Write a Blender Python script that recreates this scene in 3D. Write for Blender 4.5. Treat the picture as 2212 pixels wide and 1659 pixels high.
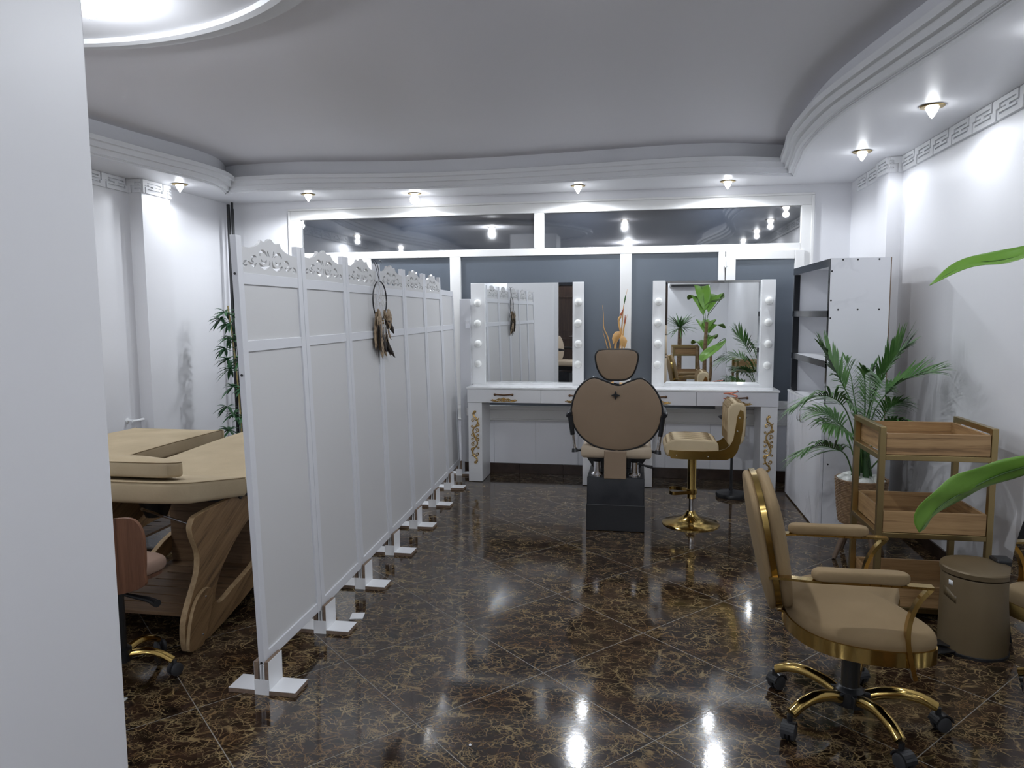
import bpy, bmesh, math, random
from mathutils import Vector, Matrix
PI = math.pi
R = math.radians
random.seed(7)
for o in list(bpy.data.objects):
    bpy.data.objects.remove(o)
sc = bpy.context.scene
COL = sc.collection

# ---------------------------------------------------------------- camera
cam_d = bpy.data.cameras.new('camera')
cam = bpy.data.objects.new('camera', cam_d)
COL.objects.link(cam)
sc.camera = cam
cam_d.sensor_width = 36.0
cam_d.lens = 1560.0 / 2212.0 * 36.0
cam_d.clip_start = 0.05
yaw, pitch, roll = math.atan(272 / 1560), math.atan(153 / 1560), 0.006
F = Vector((-math.sin(yaw) * math.cos(pitch), math.cos(yaw) * math.cos(pitch), -math.sin(pitch)))
R0 = Vector((math.cos(yaw), math.sin(yaw), 0))
U0 = R0.cross(F)
RR = R0 * math.cos(roll) - U0 * math.sin(roll)
UU = U0 * math.cos(roll) + R0 * math.sin(roll)
cam.matrix_world = Matrix(((RR.x, UU.x, -F.x, 0), (RR.y, UU.y, -F.y, 0), (RR.z, UU.z, -F.z, 1.5), (0, 0, 0, 1)))

# ---------------------------------------------------------------- world, exposure
w = bpy.data.worlds.new('night')
sc.world = w
w.use_nodes = True
w.node_tree.nodes['Background'].inputs[0].default_value = (0.05, 0.06, 0.08, 1)
w.node_tree.nodes['Background'].inputs[1].default_value = 0.3
vs = sc.view_settings
vs.view_transform = 'Standard'
vs.look = 'None'
vs.exposure = 0.7
vs.gamma = 1.0
vs.use_curve_mapping = False
LIGHT_W = 9.0          # watts of each ceiling spot
GLOBE_W = 20.0
LIGHT_COL = (0.90, 0.94, 1.0)

# ---------------------------------------------------------------- materials
def srgb(r, g, b):
    f = lambda c: (c / 255) / 12.92 if c / 255 <= 0.04045 else ((c / 255 + 0.055) / 1.055) ** 2.4
    return (f(r), f(g), f(b), 1)

def mat(name, col, rough=0.5, metal=0.0, spec=0.5, bump=None, coat=0.0, var=None, emit=None):
    m = bpy.data.materials.new(name)
    m.use_nodes = True
    nt = m.node_tree
    b = nt.nodes['Principled BSDF']
    b.inputs['Base Color'].default_value = col
    b.inputs['Roughness'].default_value = rough
    b.inputs['Metallic'].default_value = metal
    b.inputs['Specular IOR Level'].default_value = spec
    b.inputs['Coat Weight'].default_value = coat
    b.inputs['Coat Roughness'].default_value = 0.06
    tc = nt.nodes.new('ShaderNodeTexCoord')
    if emit:
        b.inputs['Emission Color'].default_value = emit[0]
        b.inputs['Emission Strength'].default_value = emit[1]
    if var:                                  # (scale, amount 0..1, second colour)
        n = nt.nodes.new('ShaderNodeTexNoise')
        n.inputs['Scale'].default_value = var[0]
        n.inputs['Detail'].default_value = 5
        nt.links.new(tc.outputs['Object'], n.inputs['Vector'])
        cr = nt.nodes.new('ShaderNodeValToRGB')
        cr.color_ramp.elements[0].position = 0.5 - var[1]
        cr.color_ramp.elements[1].position = 0.5 + var[1]
        cr.color_ramp.elements[0].color = col
        cr.color_ramp.elements[1].color = var[2]
        nt.links.new(n.outputs['Fac'], cr.inputs['Fac'])
        nt.links.new(cr.outputs['Color'], b.inputs['Base Color'])
    if bump:                                 # (scale, strength, distance)
        n = nt.nodes.new('ShaderNodeTexNoise')
        n.inputs['Scale'].default_value = bump[0]
        n.inputs['Detail'].default_value = 4
        nt.links.new(tc.outputs['Object'], n.inputs['Vector'])
        bp = nt.nodes.new('ShaderNodeBump')
        bp.inputs['Strength'].default_value = bump[1]
        bp.inputs['Distance'].default_value = bump[2]
        nt.links.new(n.outputs['Fac'], bp.inputs['Height'])
        nt.links.new(bp.outputs['Normal'], b.inputs['Normal'])
    return m

def wood(name, c1, c2, c3, axis='X', scale=1.0, rough=0.42, turn=0.0):
    """grain running along one axis of the object"""
    m = bpy.data.materials.new(name)
    m.use_nodes = True
    nt = m.node_tree
    b = nt.nodes['Principled BSDF']
    tc = nt.nodes.new('ShaderNodeTexCoord')
    mp = nt.nodes.new('ShaderNodeMapping')
    s = {'X': (1.2, 22, 22), 'Y': (22, 1.2, 22), 'Z': (22, 22, 1.2)}[axis]
    mp.inputs['Scale'].default_value = [v * scale for v in s]
    mr = nt.nodes.new('ShaderNodeMapping')
    mr.inputs['Rotation'].default_value = (turn, 0, 0)
    nt.links.new(tc.outputs['Object'], mr.inputs['Vector'])
    nt.links.new(mr.outputs['Vector'], mp.inputs['Vector'])
    n = nt.nodes.new('ShaderNodeTexNoise')
    n.inputs['Scale'].default_value = 1.6
    n.inputs['Detail'].default_value = 6
    n.inputs['Distortion'].default_value = 0.7
    nt.links.new(mp.outputs['Vector'], n.inputs['Vector'])
    n2 = nt.nodes.new('ShaderNodeTexNoise')
    n2.inputs['Scale'].default_value = 9
    n2.inputs['Detail'].default_value = 3
    nt.links.new(mp.outputs['Vector'], n2.inputs['Vector'])
    mx = nt.nodes.new('ShaderNodeMath')
    mx.operation = 'MULTIPLY_ADD'
    mx.inputs[1].default_value = 0.35
    nt.links.new(n2.outputs['Fac'], mx.inputs[0])
    sb = nt.nodes.new('ShaderNodeMath')
    sb.operation = 'MULTIPLY'
    sb.inputs[1].default_value = 0.72
    nt.links.new(n.outputs['Fac'], sb.inputs[0])
    nt.links.new(sb.outputs[0], mx.inputs[2])
    cr = nt.nodes.new('ShaderNodeValToRGB')
    e = cr.color_ramp.elements
    e[0].position, e[0].color = 0.36, c1
    e[1].position, e[1].color = 0.66, c3
    k = e.new(0.5)
    k.color = c2
    nt.links.new(mx.outputs[0], cr.inputs['Fac'])
    nt.links.new(cr.outputs['Color'], b.inputs['Base Color'])
    b.inputs['Roughness'].default_value = rough
    return m

def marble_floor():
    m = bpy.data.materials.new('dark_emperador_tile')
    m.use_nodes = True
    nt = m.node_tree
    N, L = nt.nodes, nt.links
    b = N['Principled BSDF']
    tc = N.new('ShaderNodeTexCoord')
    sub = N.new('ShaderNodeVectorMath'); sub.operation = 'SUBTRACT'
    sub.inputs[1].default_value = (-0.788, 2.422, 0)
    L.new(tc.outputs['Object'], sub.inputs[0])
    rot = N.new('ShaderNodeMapping'); rot.vector_type = 'POINT'
    rot.inputs['Rotation'].default_value = (0, 0, -R(47.3))
    rot.inputs['Scale'].default_value = (1 / 0.61,) * 3
    L.new(sub.outputs[0], rot.inputs['Vector'])
    # mapping scales before it turns, both are uniform so the order is harmless
    fr = N.new('ShaderNodeVectorMath'); fr.operation = 'FRACTION'
    L.new(rot.outputs[0], fr.inputs[0])
    fl = N.new('ShaderNodeVectorMath'); fl.operation = 'FLOOR'
    L.new(rot.outputs[0], fl.inputs[0])
    sx = N.new('ShaderNodeSeparateXYZ'); L.new(fr.outputs[0], sx.inputs[0])
    def edge(out):
        a = N.new('ShaderNodeMath'); a.operation = 'SUBTRACT'; a.inputs[1].default_value = 0.5
        L.new(out, a.inputs[0])
        c = N.new('ShaderNodeMath'); c.operation = 'ABSOLUTE'; L.new(a.outputs[0], c.inputs[0])
        return c.outputs[0]
    mxm = N.new('ShaderNodeMath'); mxm.operation = 'MAXIMUM'
    L.new(edge(sx.outputs['X']), mxm.inputs[0]); L.new(edge(sx.outputs['Y']), mxm.inputs[1])
    gr = N.new('ShaderNodeMath'); gr.operation = 'GREATER_THAN'; gr.inputs[1].default_value = 0.4972
    L.new(mxm.outputs[0], gr.inputs[0])
    # every tile has its own cut of stone
    wn = N.new('ShaderNodeTexWhiteNoise'); wn.noise_dimensions = '3D'
    L.new(fl.outputs[0], wn.inputs['Vector'])
    off = N.new('ShaderNodeVectorMath'); off.operation = 'MULTIPLY_ADD'
    off.inputs[1].default_value = (9, 9, 0)
    L.new(wn.outputs['Color'], off.inputs[0]); L.new(tc.outputs['Object'], off.inputs[2])
    st = N.new('ShaderNodeMapping'); st.inputs['Rotation'].default_value = (0, 0, R(12))
    st.inputs['Scale'].default_value = (0.8, 1.0, 1)
    L.new(off.outputs[0], st.inputs['Vector'])
    def warp(src, scale, amt, det=4):
        n = N.new('ShaderNodeTexNoise'); n.inputs['Scale'].default_value = scale
        n.inputs['Detail'].default_value = det
        L.new(src, n.inputs['Vector'])
        s = N.new('ShaderNodeVectorMath'); s.operation = 'SUBTRACT'; s.inputs[1].default_value = (.5, .5, .5)
        L.new(n.outputs['Color'], s.inputs[0])
        a = N.new('ShaderNodeVectorMath'); a.operation = 'MULTIPLY_ADD'; a.inputs[1].default_value = (amt, amt, 0)
        L.new(s.outputs[0], a.inputs[0]); L.new(src, a.inputs[2])
        return a.outputs[0]
    w1 = warp(st.outputs[0], 10, 0.075)
    w2 = warp(w1, 60, 0.014)
    def vein(src, scale, width, rnd=1.0):
        v = N.new('ShaderNodeTexVoronoi'); v.feature = 'DISTANCE_TO_EDGE'
        v.inputs['Scale'].default_value = scale; v.inputs['Randomness'].default_value = rnd
        L.new(src, v.inputs['Vector'])
        mr = N.new('ShaderNodeMapRange'); mr.inputs['From Min'].default_value = width * 0.25
        mr.inputs['From Max'].default_value = width
        mr.inputs['To Min'].default_value = 1; mr.inputs['To Max'].default_value = 0
        L.new(v.outputs['Distance'], mr.inputs['Value'])
        return mr.outputs[0]
    def noise(src, scale, lo, hi, det=5):
        n = N.new('ShaderNodeTexNoise'); n.inputs['Scale'].default_value = scale
        n.inputs['Detail'].default_value = det
        L.new(src, n.inputs['Vector'])
        mr = N.new('ShaderNodeMapRange'); mr.inputs['From Min'].default_value = lo
        mr.inputs['From Max'].default_value = hi
        L.new(n.outputs['Fac'], mr.inputs['Value'])
        return mr.outputs[0]
    def mul(a, c):
        k = N.new('ShaderNodeMath'); k.operation = 'MULTIPLY'; k.use_clamp = True
        L.new(a, k.inputs[0])
        if isinstance(c, float): k.inputs[1].default_value = c
        else: L.new(c, k.inputs[1])
        return k.outputs[0]
    def mx_(a, c):
        k = N.new('ShaderNodeMath'); k.operation = 'MAXIMUM'
        L.new(a, k.inputs[0]); L.new(c, k.inputs[1]); return k.outputs[0]
    big = mul(vein(w2, 15, 0.034), noise(st.outputs[0], 10, 0.40, 0.52))
    fine = mx_(mul(vein(w2, 34, 0.060), noise(w1, 13, 0.44, 0.56)), mul(vein(w2, 84, 0.105), noise(w1, 20, 0.50, 0.62)))
    patch = mul(noise(w2, 190, 0.52, 0.64, 6), noise(w1, 15, 0.50, 0.62))
    allv = mx_(mx_(mul(big, 0.9), mul(fine, 0.85)), mul(patch, 0.7))
    # ground colour
    gcr = N.new('ShaderNodeValToRGB'); e = gcr.color_ramp.elements
    e[0].position, e[0].color = 0.35, (0.007, 0.0045, 0.0035, 1)
    e[1].position, e[1].color = 0.68, (0.038, 0.020, 0.013, 1)
    gn = N.new('ShaderNodeTexNoise'); gn.inputs['Scale'].default_value = 16; gn.inputs['Detail'].default_value = 6
    L.new(w1, gn.inputs['Vector']); L.new(gn.outputs['Fac'], gcr.inputs['Fac'])
    vcr = N.new('ShaderNodeValToRGB'); e = vcr.color_ramp.elements
    e[0].position, e[0].color = 0.35, (0.155, 0.092, 0.040, 1)
    e[1].position, e[1].color = 0.62, (0.27, 0.20, 0.10, 1)
    vn = N.new('ShaderNodeTexNoise'); vn.inputs['Scale'].default_value = 7
    L.new(st.outputs[0], vn.inputs['Vector']); L.new(vn.outputs['Fac'], vcr.inputs['Fac'])
    m1 = N.new('ShaderNodeMix'); m1.data_type = 'RGBA'
    L.new(allv, m1.inputs['Factor']); L.new(gcr.outputs['Color'], m1.inputs['A']); L.new(vcr.outputs['Color'], m1.inputs['B'])
    m2 = N.new('ShaderNodeMix'); m2.data_type = 'RGBA'
    L.new(gr.outputs[0], m2.inputs['Factor']); L.new(m1.outputs['Result'], m2.inputs['A'])
    m2.inputs['B'].default_value = (0.17, 0.16, 0.14, 1)
    L.new(m2.outputs['Result'], b.inputs['Base Color'])
    rr = N.new('ShaderNodeMapRange'); rr.inputs['To Min'].default_value = 0.08; rr.inputs['To Max'].default_value = 0.5
    L.new(gr.outputs[0], rr.inputs['Value']); L.new(rr.outputs[0], b.inputs['Roughness'])
    b.inputs['Specular IOR Level'].default_value = 0.6
    bn = N.new('ShaderNodeTexNoise'); bn.inputs['Scale'].default_value = 60; bn.inputs['Detail'].default_value = 2
    L.new(tc.outputs['Object'], bn.inputs['Vector'])
    bp = N.new('ShaderNodeBump'); bp.inputs['Strength'].default_value = 0.10; bp.inputs['Distance'].default_value = 0.001
    L.new(bn.outputs['Fac'], bp.inputs['Height']); L.new(bp.outputs['Normal'], b.inputs['Normal'])
    return m

def white_marble(name, base, vein, rough, scale):
    m = bpy.data.materials.new(name)
    m.use_nodes = True
    nt = m.node_tree; N, L = nt.nodes, nt.links
    b = N['Principled BSDF']; b.inputs['Roughness'].default_value = rough
    tc = N.new('ShaderNodeTexCoord')
    n = N.new('ShaderNodeTexNoise'); n.inputs['Scale'].default_value = scale; n.inputs['Detail'].default_value = 6
    n.inputs['Distortion'].default_value = 1.6
    L.new(tc.outputs['Object'], n.inputs['Vector'])
    s = N.new('ShaderNodeMath'); s.operation = 'SUBTRACT'; s.inputs[1].default_value = 0.5; L.new(n.outputs['Fac'], s.inputs[0])
    a = N.new('ShaderNodeMath'); a.operation = 'ABSOLUTE'; L.new(s.outputs[0], a.inputs[0])
    n2 = N.new('ShaderNodeTexNoise'); n2.inputs['Scale'].default_value = scale * 0.7
    L.new(tc.outputs['Object'], n2.inputs['Vector'])
    mr = N.new('ShaderNodeMapRange'); mr.inputs['From Min'].default_value = 0; mr.inputs['From Max'].default_value = 0.035
    mr.inputs['To Min'].default_value = 1; mr.inputs['To Max'].default_value = 0
    L.new(a.outputs[0], mr.inputs['Value'])
    mk = N.new('ShaderNodeMapRange'); mk.inputs['From Min'].default_value = 0.48; mk.inputs['From Max'].default_value = 0.65
    L.new(n2.outputs['Fac'], mk.inputs['Value'])
    mu = N.new('ShaderNodeMath'); mu.operation = 'MULTIPLY'; L.new(mr.outputs[0], mu.inputs[0]); L.new(mk.outputs[0], mu.inputs[1])
    mx = N.new('ShaderNodeMix'); mx.data_type = 'RGBA'
    mx.inputs['A'].default_value = base; mx.inputs['B'].default_value = vein
    L.new(mu.outputs[0], mx.inputs['Factor']); L.new(mx.outputs['Result'], b.inputs['Base Color'])
    return m

M = {}
M['wall'] = mat('painted_wall', (0.73, 0.735, 0.765, 1), 0.45, bump=(35, 0.06, 0.004), var=(1.2, 0.3, (0.76, 0.765, 0.79, 1)))
M['ceil'] = mat('ceiling_paint', (0.70, 0.69, 0.72, 1), 0.6, bump=(60, 0.05, 0.003))
M['plaster'] = mat('plaster_moulding', (0.72, 0.73, 0.75, 1), 0.5)
M['floor'] = marble_floor()
M['skirt'] = mat('brown_skirting_tile', (0.030, 0.018, 0.014, 1), 0.25, var=(14, 0.25, (0.055, 0.036, 0.027, 1)))
M['tile'] = mat('white_wall_tile', (0.82, 0.83, 0.87, 1), 0.22)
M['pvc'] = mat('white_window_plastic', (0.80, 0.80, 0.79, 1), 0.3)
M['dglass'] = mat('night_window_glass', (0.018, 0.022, 0.03, 1), 0.03, spec=1.0)
M['dglass'].node_tree.nodes['Principled BSDF'].inputs['IOR'].default_value = 2.3
M['film'] = mat('grey_frosted_window_film', (0.050, 0.062, 0.080, 1), 0.34, spec=1.0, var=(2.5, 0.25, (0.055, 0.066, 0.082, 1)))
M['film'].node_tree.nodes['Principled BSDF'].inputs['IOR'].default_value = 1.68
M['film'].node_tree.nodes['Principled BSDF'].inputs['Specular Tint'].default_value = (.82, .91, 1, 1)
M['white'] = mat('white_laminate', (0.82, 0.83, 0.85, 1), 0.25)
M['gloss'] = mat('glossy_white_laminate', (0.86, 0.87, 0.88, 1), 0.08, coat=0.4)
M['screen'] = mat('white_screen_paint', (0.67, 0.68, 0.715, 1), 0.38)
M['screenb'] = mat('screen_board_paint', (0.61, 0.61, 0.615, 1), 0.4)
M['mdf'] = mat('raw_mdf_edge', (0.24, 0.17, 0.12, 1), 0.8, var=(60, 0.2, (0.17, 0.12, 0.09, 1)))
M['marbl'] = white_marble('white_marble_laminate', (0.74, 0.75, 0.79, 1), (0.36, 0.37, 0.41, 1), 0.2, 1.6)
M['mirror'] = mat('mirror_silver', (0.88, 0.90, 0.90, 1), 0.01, metal=1.0)
M['gold'] = mat('polished_gold_metal', (0.52, 0.36, 0.12, 1), 0.14, metal=1.0)
M['brass'] = mat('brushed_gold_frame', (0.40, 0.30, 0.14, 1), 0.30, metal=1.0)
M['chrome'] = mat('chrome', (0.78, 0.78, 0.80, 1), 0.08, metal=1.0)
M['bronze'] = mat('antique_bronze', (0.16, 0.09, 0.05, 1), 0.35, metal=0.8)
M['ornam'] = mat('gold_ornament', (0.80, 0.56, 0.22, 1), 0.26, metal=0.7, var=(110, 0.12, (0.30, 0.17, 0.05, 1)))
M['black'] = mat('black_plastic', (0.012, 0.013, 0.015, 1), 0.35)
M['blackm'] = mat('black_painted_steel', (0.008, 0.009, 0.012, 1), 0.33, spec=0.35, var=(9, 0.15, (0.018, 0.019, 0.023, 1)))
M['edge'] = mat('dark_mirror_edging', (0.012, 0.013, 0.016, 1), 0.12, spec=0.4)
M['rubber'] = mat('caster_rubber', (0.035, 0.036, 0.04, 1), 0.6)
M['suede'] = mat('beige_suede', (0.285, 0.205, 0.115, 1), 0.85, spec=0.2, bump=(180, 0.12, 0.002), var=(5, 0.3, (0.235, 0.168, 0.092, 1)))
M['bedcl'] = mat('cream_velour', (0.60, 0.49, 0.325, 1), 0.85, spec=0.2, bump=(90, 0.15, 0.003), var=(4, 0.25, (0.47, 0.375, 0.24, 1)))
M['tan'] = mat('tan_leatherette', (0.265, 0.19, 0.125, 1), 0.5, bump=(120, 0.1, 0.002), var=(4, 0.3, (0.225, 0.16, 0.105, 1)))
M['tanlt'] = mat('light_tan_leatherette', (0.46, 0.37, 0.27, 1), 0.55, bump=(60, 0.12, 0.004))
M['pink'] = mat('dusty_pink_cushion', (0.36, 0.24, 0.18, 1), 0.8)
M['oak'] = wood('oak_plywood', (0.11, 0.058, 0.024, 1), (0.25, 0.145, 0.062, 1), (0.33, 0.20, 0.092, 1), 'Y', 1.0, 0.45, turn=R(-28))
M['oakx'] = wood('oak_laminate', (0.16, 0.09, 0.04, 1), (0.31, 0.185, 0.082, 1), (0.39, 0.245, 0.115, 1), 'X', 1.0, 0.45)
M['oaky'] = wood('oak_laminate_across', (0.16, 0.09, 0.04, 1), (0.31, 0.185, 0.082, 1), (0.39, 0.245, 0.115, 1), 'Y', 1.0, 0.45)
M['oakd'] = wood('dark_oak_shelf', (0.07, 0.038, 0.018, 1), (0.14, 0.08, 0.04, 1), (0.19, 0.115, 0.06, 1), 'X', 1.0, 0.45)
M['walnut'] = wood('walnut_veneer', (0.075, 0.026, 0.011, 1), (0.135, 0.053, 0.023, 1), (0.18, 0.076, 0.036, 1), 'Z', 1.2, 0.4)
M['plyedge'] = mat('plywood_edge', (0.50, 0.36, 0.2, 1), 0.6, var=(40, 0.2, (0.36, 0.24, 0.12, 1)))
M['frond'] = mat('palm_green', (0.040, 0.120, 0.028, 1), 0.42, var=(9, 0.2, (0.095, 0.20, 0.055, 1)))
M['banana'] = mat('banana_leaf_green', (0.12, 0.27, 0.035, 1), 0.4, var=(5, 0.25, (0.17, 0.34, 0.05, 1)))
M['vein'] = mat('leaf_midrib', (0.05, 0.12, 0.02, 1), 0.5)
M['bamboo'] = mat('bamboo_leaf_green', (0.018, 0.075, 0.03, 1), 0.45, var=(12, 0.2, (0.04, 0.13, 0.045, 1)))
M['stem'] = mat('bamboo_cane', (0.42, 0.30, 0.13, 1), 0.5, var=(20, 0.2, (0.25, 0.22, 0.08, 1)))
M['gstem'] = mat('green_stem', (0.045, 0.12, 0.035, 1), 0.5)
M['bark'] = mat('brown_bark', (0.12, 0.07, 0.035, 1), 0.8, bump=(60, 0.5, 0.01), var=(30, 0.2, (0.24, 0.16, 0.08, 1)))
M['wicker'] = mat('brown_wicker', (0.15, 0.085, 0.045, 1), 0.6, var=(50, 0.25, (0.30, 0.19, 0.10, 1)))
M['legwd'] = mat('grey_brown_wood_leg', (0.16, 0.11, 0.075, 1), 0.5)
M['bag'] = mat('white_plastic_wrap', (0.72, 0.74, 0.70, 1), 0.35, bump=(25, 0.6, 0.01))
M['bin'] = mat('taupe_metallic_paint', (0.165, 0.122, 0.066, 1), 0.42, metal=0.3, var=(5, 0.3, (0.145, 0.106, 0.057, 1)))
M['bulb_off'] = mat('unlit_white_glass', (0.84, 0.85, 0.83, 1), 0.12, coat=0.5)
M['copper'] = mat('copper_coil', (0.55, 0.20, 0.13, 1), 0.35, metal=0.6)
M['cane'] = mat('carved_yellow_wood', (0.62, 0.36, 0.13, 1), 0.4)
M['redw'] = mat('red_brown_beak', (0.33, 0.085, 0.035, 1), 0.4)
M['fbrown'] = mat('brown_feather', (0.15, 0.095, 0.055, 1), 0.7, var=(60, 0.2, (0.42, 0.32, 0.21, 1)))
M['fdark'] = mat('dark_feather', (0.025, 0.018, 0.015, 1), 0.6)
M['thread'] = mat('thread', (0.55, 0.5, 0.45, 1), 0.7)
M['door'] = wood('dark_door_wood', (0.022, 0.012, 0.009, 1), (0.035, 0.02, 0.015, 1), (0.05, 0.03, 0.02, 1), 'Z', 1.0, 0.35)
M['lit'] = mat('lit_bulb', (1, 1, 1, 1), 0.4, emit=((0.93, 0.96, 1.0, 1), 22.0))
M['litg'] = mat('lit_globe', (1, 1, 1, 1), 0.4, emit=((0.93, 0.96, 1.0, 1), 14.0))

# ---------------------------------------------------------------- mesh helpers
class MB:
    def __init__(s):
        s.v, s.f = [], []
    def add(s, vs, fs):
        k = len(s.v)
        s.v += [Vector(p) for p in vs]
        s.f += [[k + i for i in q] for q in fs]
        return s
    def box(s, x0, x1, y0, y1, z0, z1):
        v = [(x, y, z) for z in (z0, z1) for y in (y0, y1) for x in (x0, x1)]
        return s.add(v, [(0, 2, 3, 1), (4, 5, 7, 6), (0, 1, 5, 4), (2, 6, 7, 3), (0, 4, 6, 2), (1, 3, 7, 5)])
    def hexa(s, v):                          # 8 corners in box order
        return s.add(v, [(0, 2, 3, 1), (4, 5, 7, 6), (0, 1, 5, 4), (2, 6, 7, 3), (0, 4, 6, 2), (1, 3, 7, 5)])
    def bar(s, a, b, w, h, up=(0, 0, 1)):
        a, b = Vector(a), Vector(b)
        t = (b - a).normalized(); up = Vector(up)
        sd = t.cross(up)
        if sd.length < 1e-4: sd = t.cross(Vector((1, 0, 0)))
        sd.normalize(); u = sd.cross(t)
        v = []
        for p in (a, b):
            for i, j in ((-1, -1), (1, -1), (1, 1), (-1, 1)):
                v.append(p + sd * (i * w / 2) + u * (j * h / 2))
        return s.add(v, [(3, 2, 1, 0), (4, 5, 6, 7), (0, 1, 5, 4), (1, 2, 6, 5), (2, 3, 7, 6), (3, 0, 4, 7)])
    def tube(s, pts, r, n=10, closed=False, flat=1.0, up=None):
        pts = [Vector(p) for p in pts]
        m = len(pts)
        rs = r if isinstance(r, (list, tuple)) else [r] * m
        v, f = [], []
        prev = None
        for i, p in enumerate(pts):
            if closed: t = pts[(i + 1) % m] - pts[i - 1]
            else: t = pts[min(i + 1, m - 1)] - pts[max(i - 1, 0)]
            t.normalize()
            if up is not None:
                sd = t.cross(Vector(up))
                if sd.length < 1e-4: sd = t.orthogonal()
            elif prev is None: sd = t.orthogonal()
            else: sd = prev - t * prev.dot(t)
            sd.normalize(); prev = sd
            u = t.cross(sd)
            for k in range(n):
                a = 2 * PI * k / n
                v.append(p + sd * (math.cos(a) * rs[i]) + u * (math.sin(a) * rs[i] * flat))
        seg = m if closed else m - 1
        for i in range(seg):
            for k in range(n):
                a, b = i * n + k, i * n + (k + 1) % n
                c, d = ((i + 1) % m) * n + (k + 1) % n, ((i + 1) % m) * n + k
                f.append((a, b, c, d))
        if not closed:
            f.append(tuple(range(n))[::-1]); f.append(tuple((m - 1) * n + k for k in range(n)))
        return s.add(v, f)
    def lathe(s, prof, c=(0, 0, 0), n=32, M4=None):
        v, f = [], []
        c = Vector(c)
        for r_, z in prof:
            for k in range(n):
                a = 2 * PI * k / n
                p = Vector((r_ * math.cos(a), r_ * math.sin(a), z))
                if M4: p = M4 @ p
                v.append(p + c)
        for i in range(len(prof) - 1):
            for k in range(n):
                f.append((i * n + k, i * n + (k + 1) % n, (i + 1) * n + (k + 1) % n, (i + 1) * n + k))
        f.append(tuple(range(n))[::-1]); f.append(tuple((len(prof) - 1) * n + k for k in range(n)))
        return s.add(v, f)
    def sphere(s, c, r, sx=1, sy=1, sz=1, n=16, rings=10, M4=None):
        pr = [(max(1e-4, r * math.sin(PI * i / rings)), -r * math.cos(PI * i / rings)) for i in range(rings + 1)]
        k = len(s.v)
        s.lathe(pr, (0, 0, 0), n)
        for i in range(k, len(s.v)):
            p = s.v[i]; p = Vector((p.x * sx, p.y * sy, p.z * sz))
            if M4: p = M4 @ p
            s.v[i] = p + Vector(c)
        return s
    def prism(s, poly, fn, d0, d1):          # poly in (u, v), fn(u, v, w) -> point; may be concave (one n-gon)
        n = len(poly)
        v = [fn(a, b, d0) for a, b in poly] + [fn(a, b, d1) for a, b in poly]
        f = [tuple(range(n))[::-1], tuple(range(n, 2 * n))]
        f += [(i, (i + 1) % n, n + (i + 1) % n, n + i) for i in range(n)]
        return s.add(v, f)
    def puff(s, outline, fn, w0, w1, e, crown=0.0, bottom=0.0, K=6, c=None):
        """cushion over a star-shaped outline: rounded rims of radius e, domed faces"""
        P = [Vector((a, b)) for a, b in outline]
        n = len(P)
        if c is None: c = sum(P, Vector((0, 0))) / n
        else: c = Vector(c)
        rings = []
        def ring(d, sc_, w):
            out = []
            for p in P:
                q = p - c; L = q.length
                q = q * max(0.02, (L - d) / L) * sc_
                out.append(c + q)
            rings.append((out, w))
        for k in range(K, 0, -1):
            t = k / K; ring(e, t, w0 - bottom * (1 - t * t)) if t < 1 else ring(e, 1, w0)
        rings = rings[::-1]                      # centre first
        for k in range(1, 5):
            a = PI / 2 * k / 4; ring(e * (1 - math.sin(a)), 1, w0 + e * (1 - math.cos(a)))
        for k in range(0, 5):
            a = PI / 2 * k / 4; ring(e * (1 - math.cos(a)), 1, w1 - e + e * math.sin(a))
        for k in range(K - 1, 0, -1):
            t = k / K; ring(e, t, w1 + crown * (1 - t * t))
        v = []
        for out, w_ in rings:
            v += [fn(p.x, p.y, w_) for p in out]
        m = len(rings)
        f = []
        for i in range(m - 1):
            for k in range(n):
                f.append((i * n + k, i * n + (k + 1) % n, (i + 1) * n + (k + 1) % n, (i + 1) * n + k))
        ci = len(v); v.append(fn(c.x, c.y, w0 - bottom)); v.append(fn(c.x, c.y, w1 + crown))
        for k in range(n):
            f.append((k, ci, (k + 1) % n)); f.append(((m - 1) * n + k, (m - 1) * n + (k + 1) % n, ci + 1))
        return s.add(v, f)
    def grid(s, rows, closed=False):
        n = len(rows[0]); v = [p for r_ in rows for p in r_]; f = []
        for i in range(len(rows) - 1):
            for k in range(n - (0 if closed else 1)):
                f.append((i * n + k, i * n + (k + 1) % n, (i + 1) * n + (k + 1) % n, (i + 1) * n + k))
        return s.add(v, f)

def cat(pts, n=8, closed=False):
    """Catmull-Rom through points"""
    P = [Vector(p) for p in pts]; out = []
    m = len(P)
    for i in range(m if closed else m - 1):
        a = P[(i - 1) % m] if closed or i > 0 else P[0] * 2 - P[1]
        b, c = P[i], P[(i + 1) % m]
        d = P[(i + 2) % m] if closed or i + 2 < m else P[-1] * 2 - P[-2]
        for k in range(n):
            t = k / n
            out.append(0.5 * ((2 * b) + (c - a) * t + (2 * a - 5 * b + 4 * c - d) * t * t + (3 * b - a - 3 * c + d) * t ** 3))
    if not closed: out.append(P[-1].copy())
    return out

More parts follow.
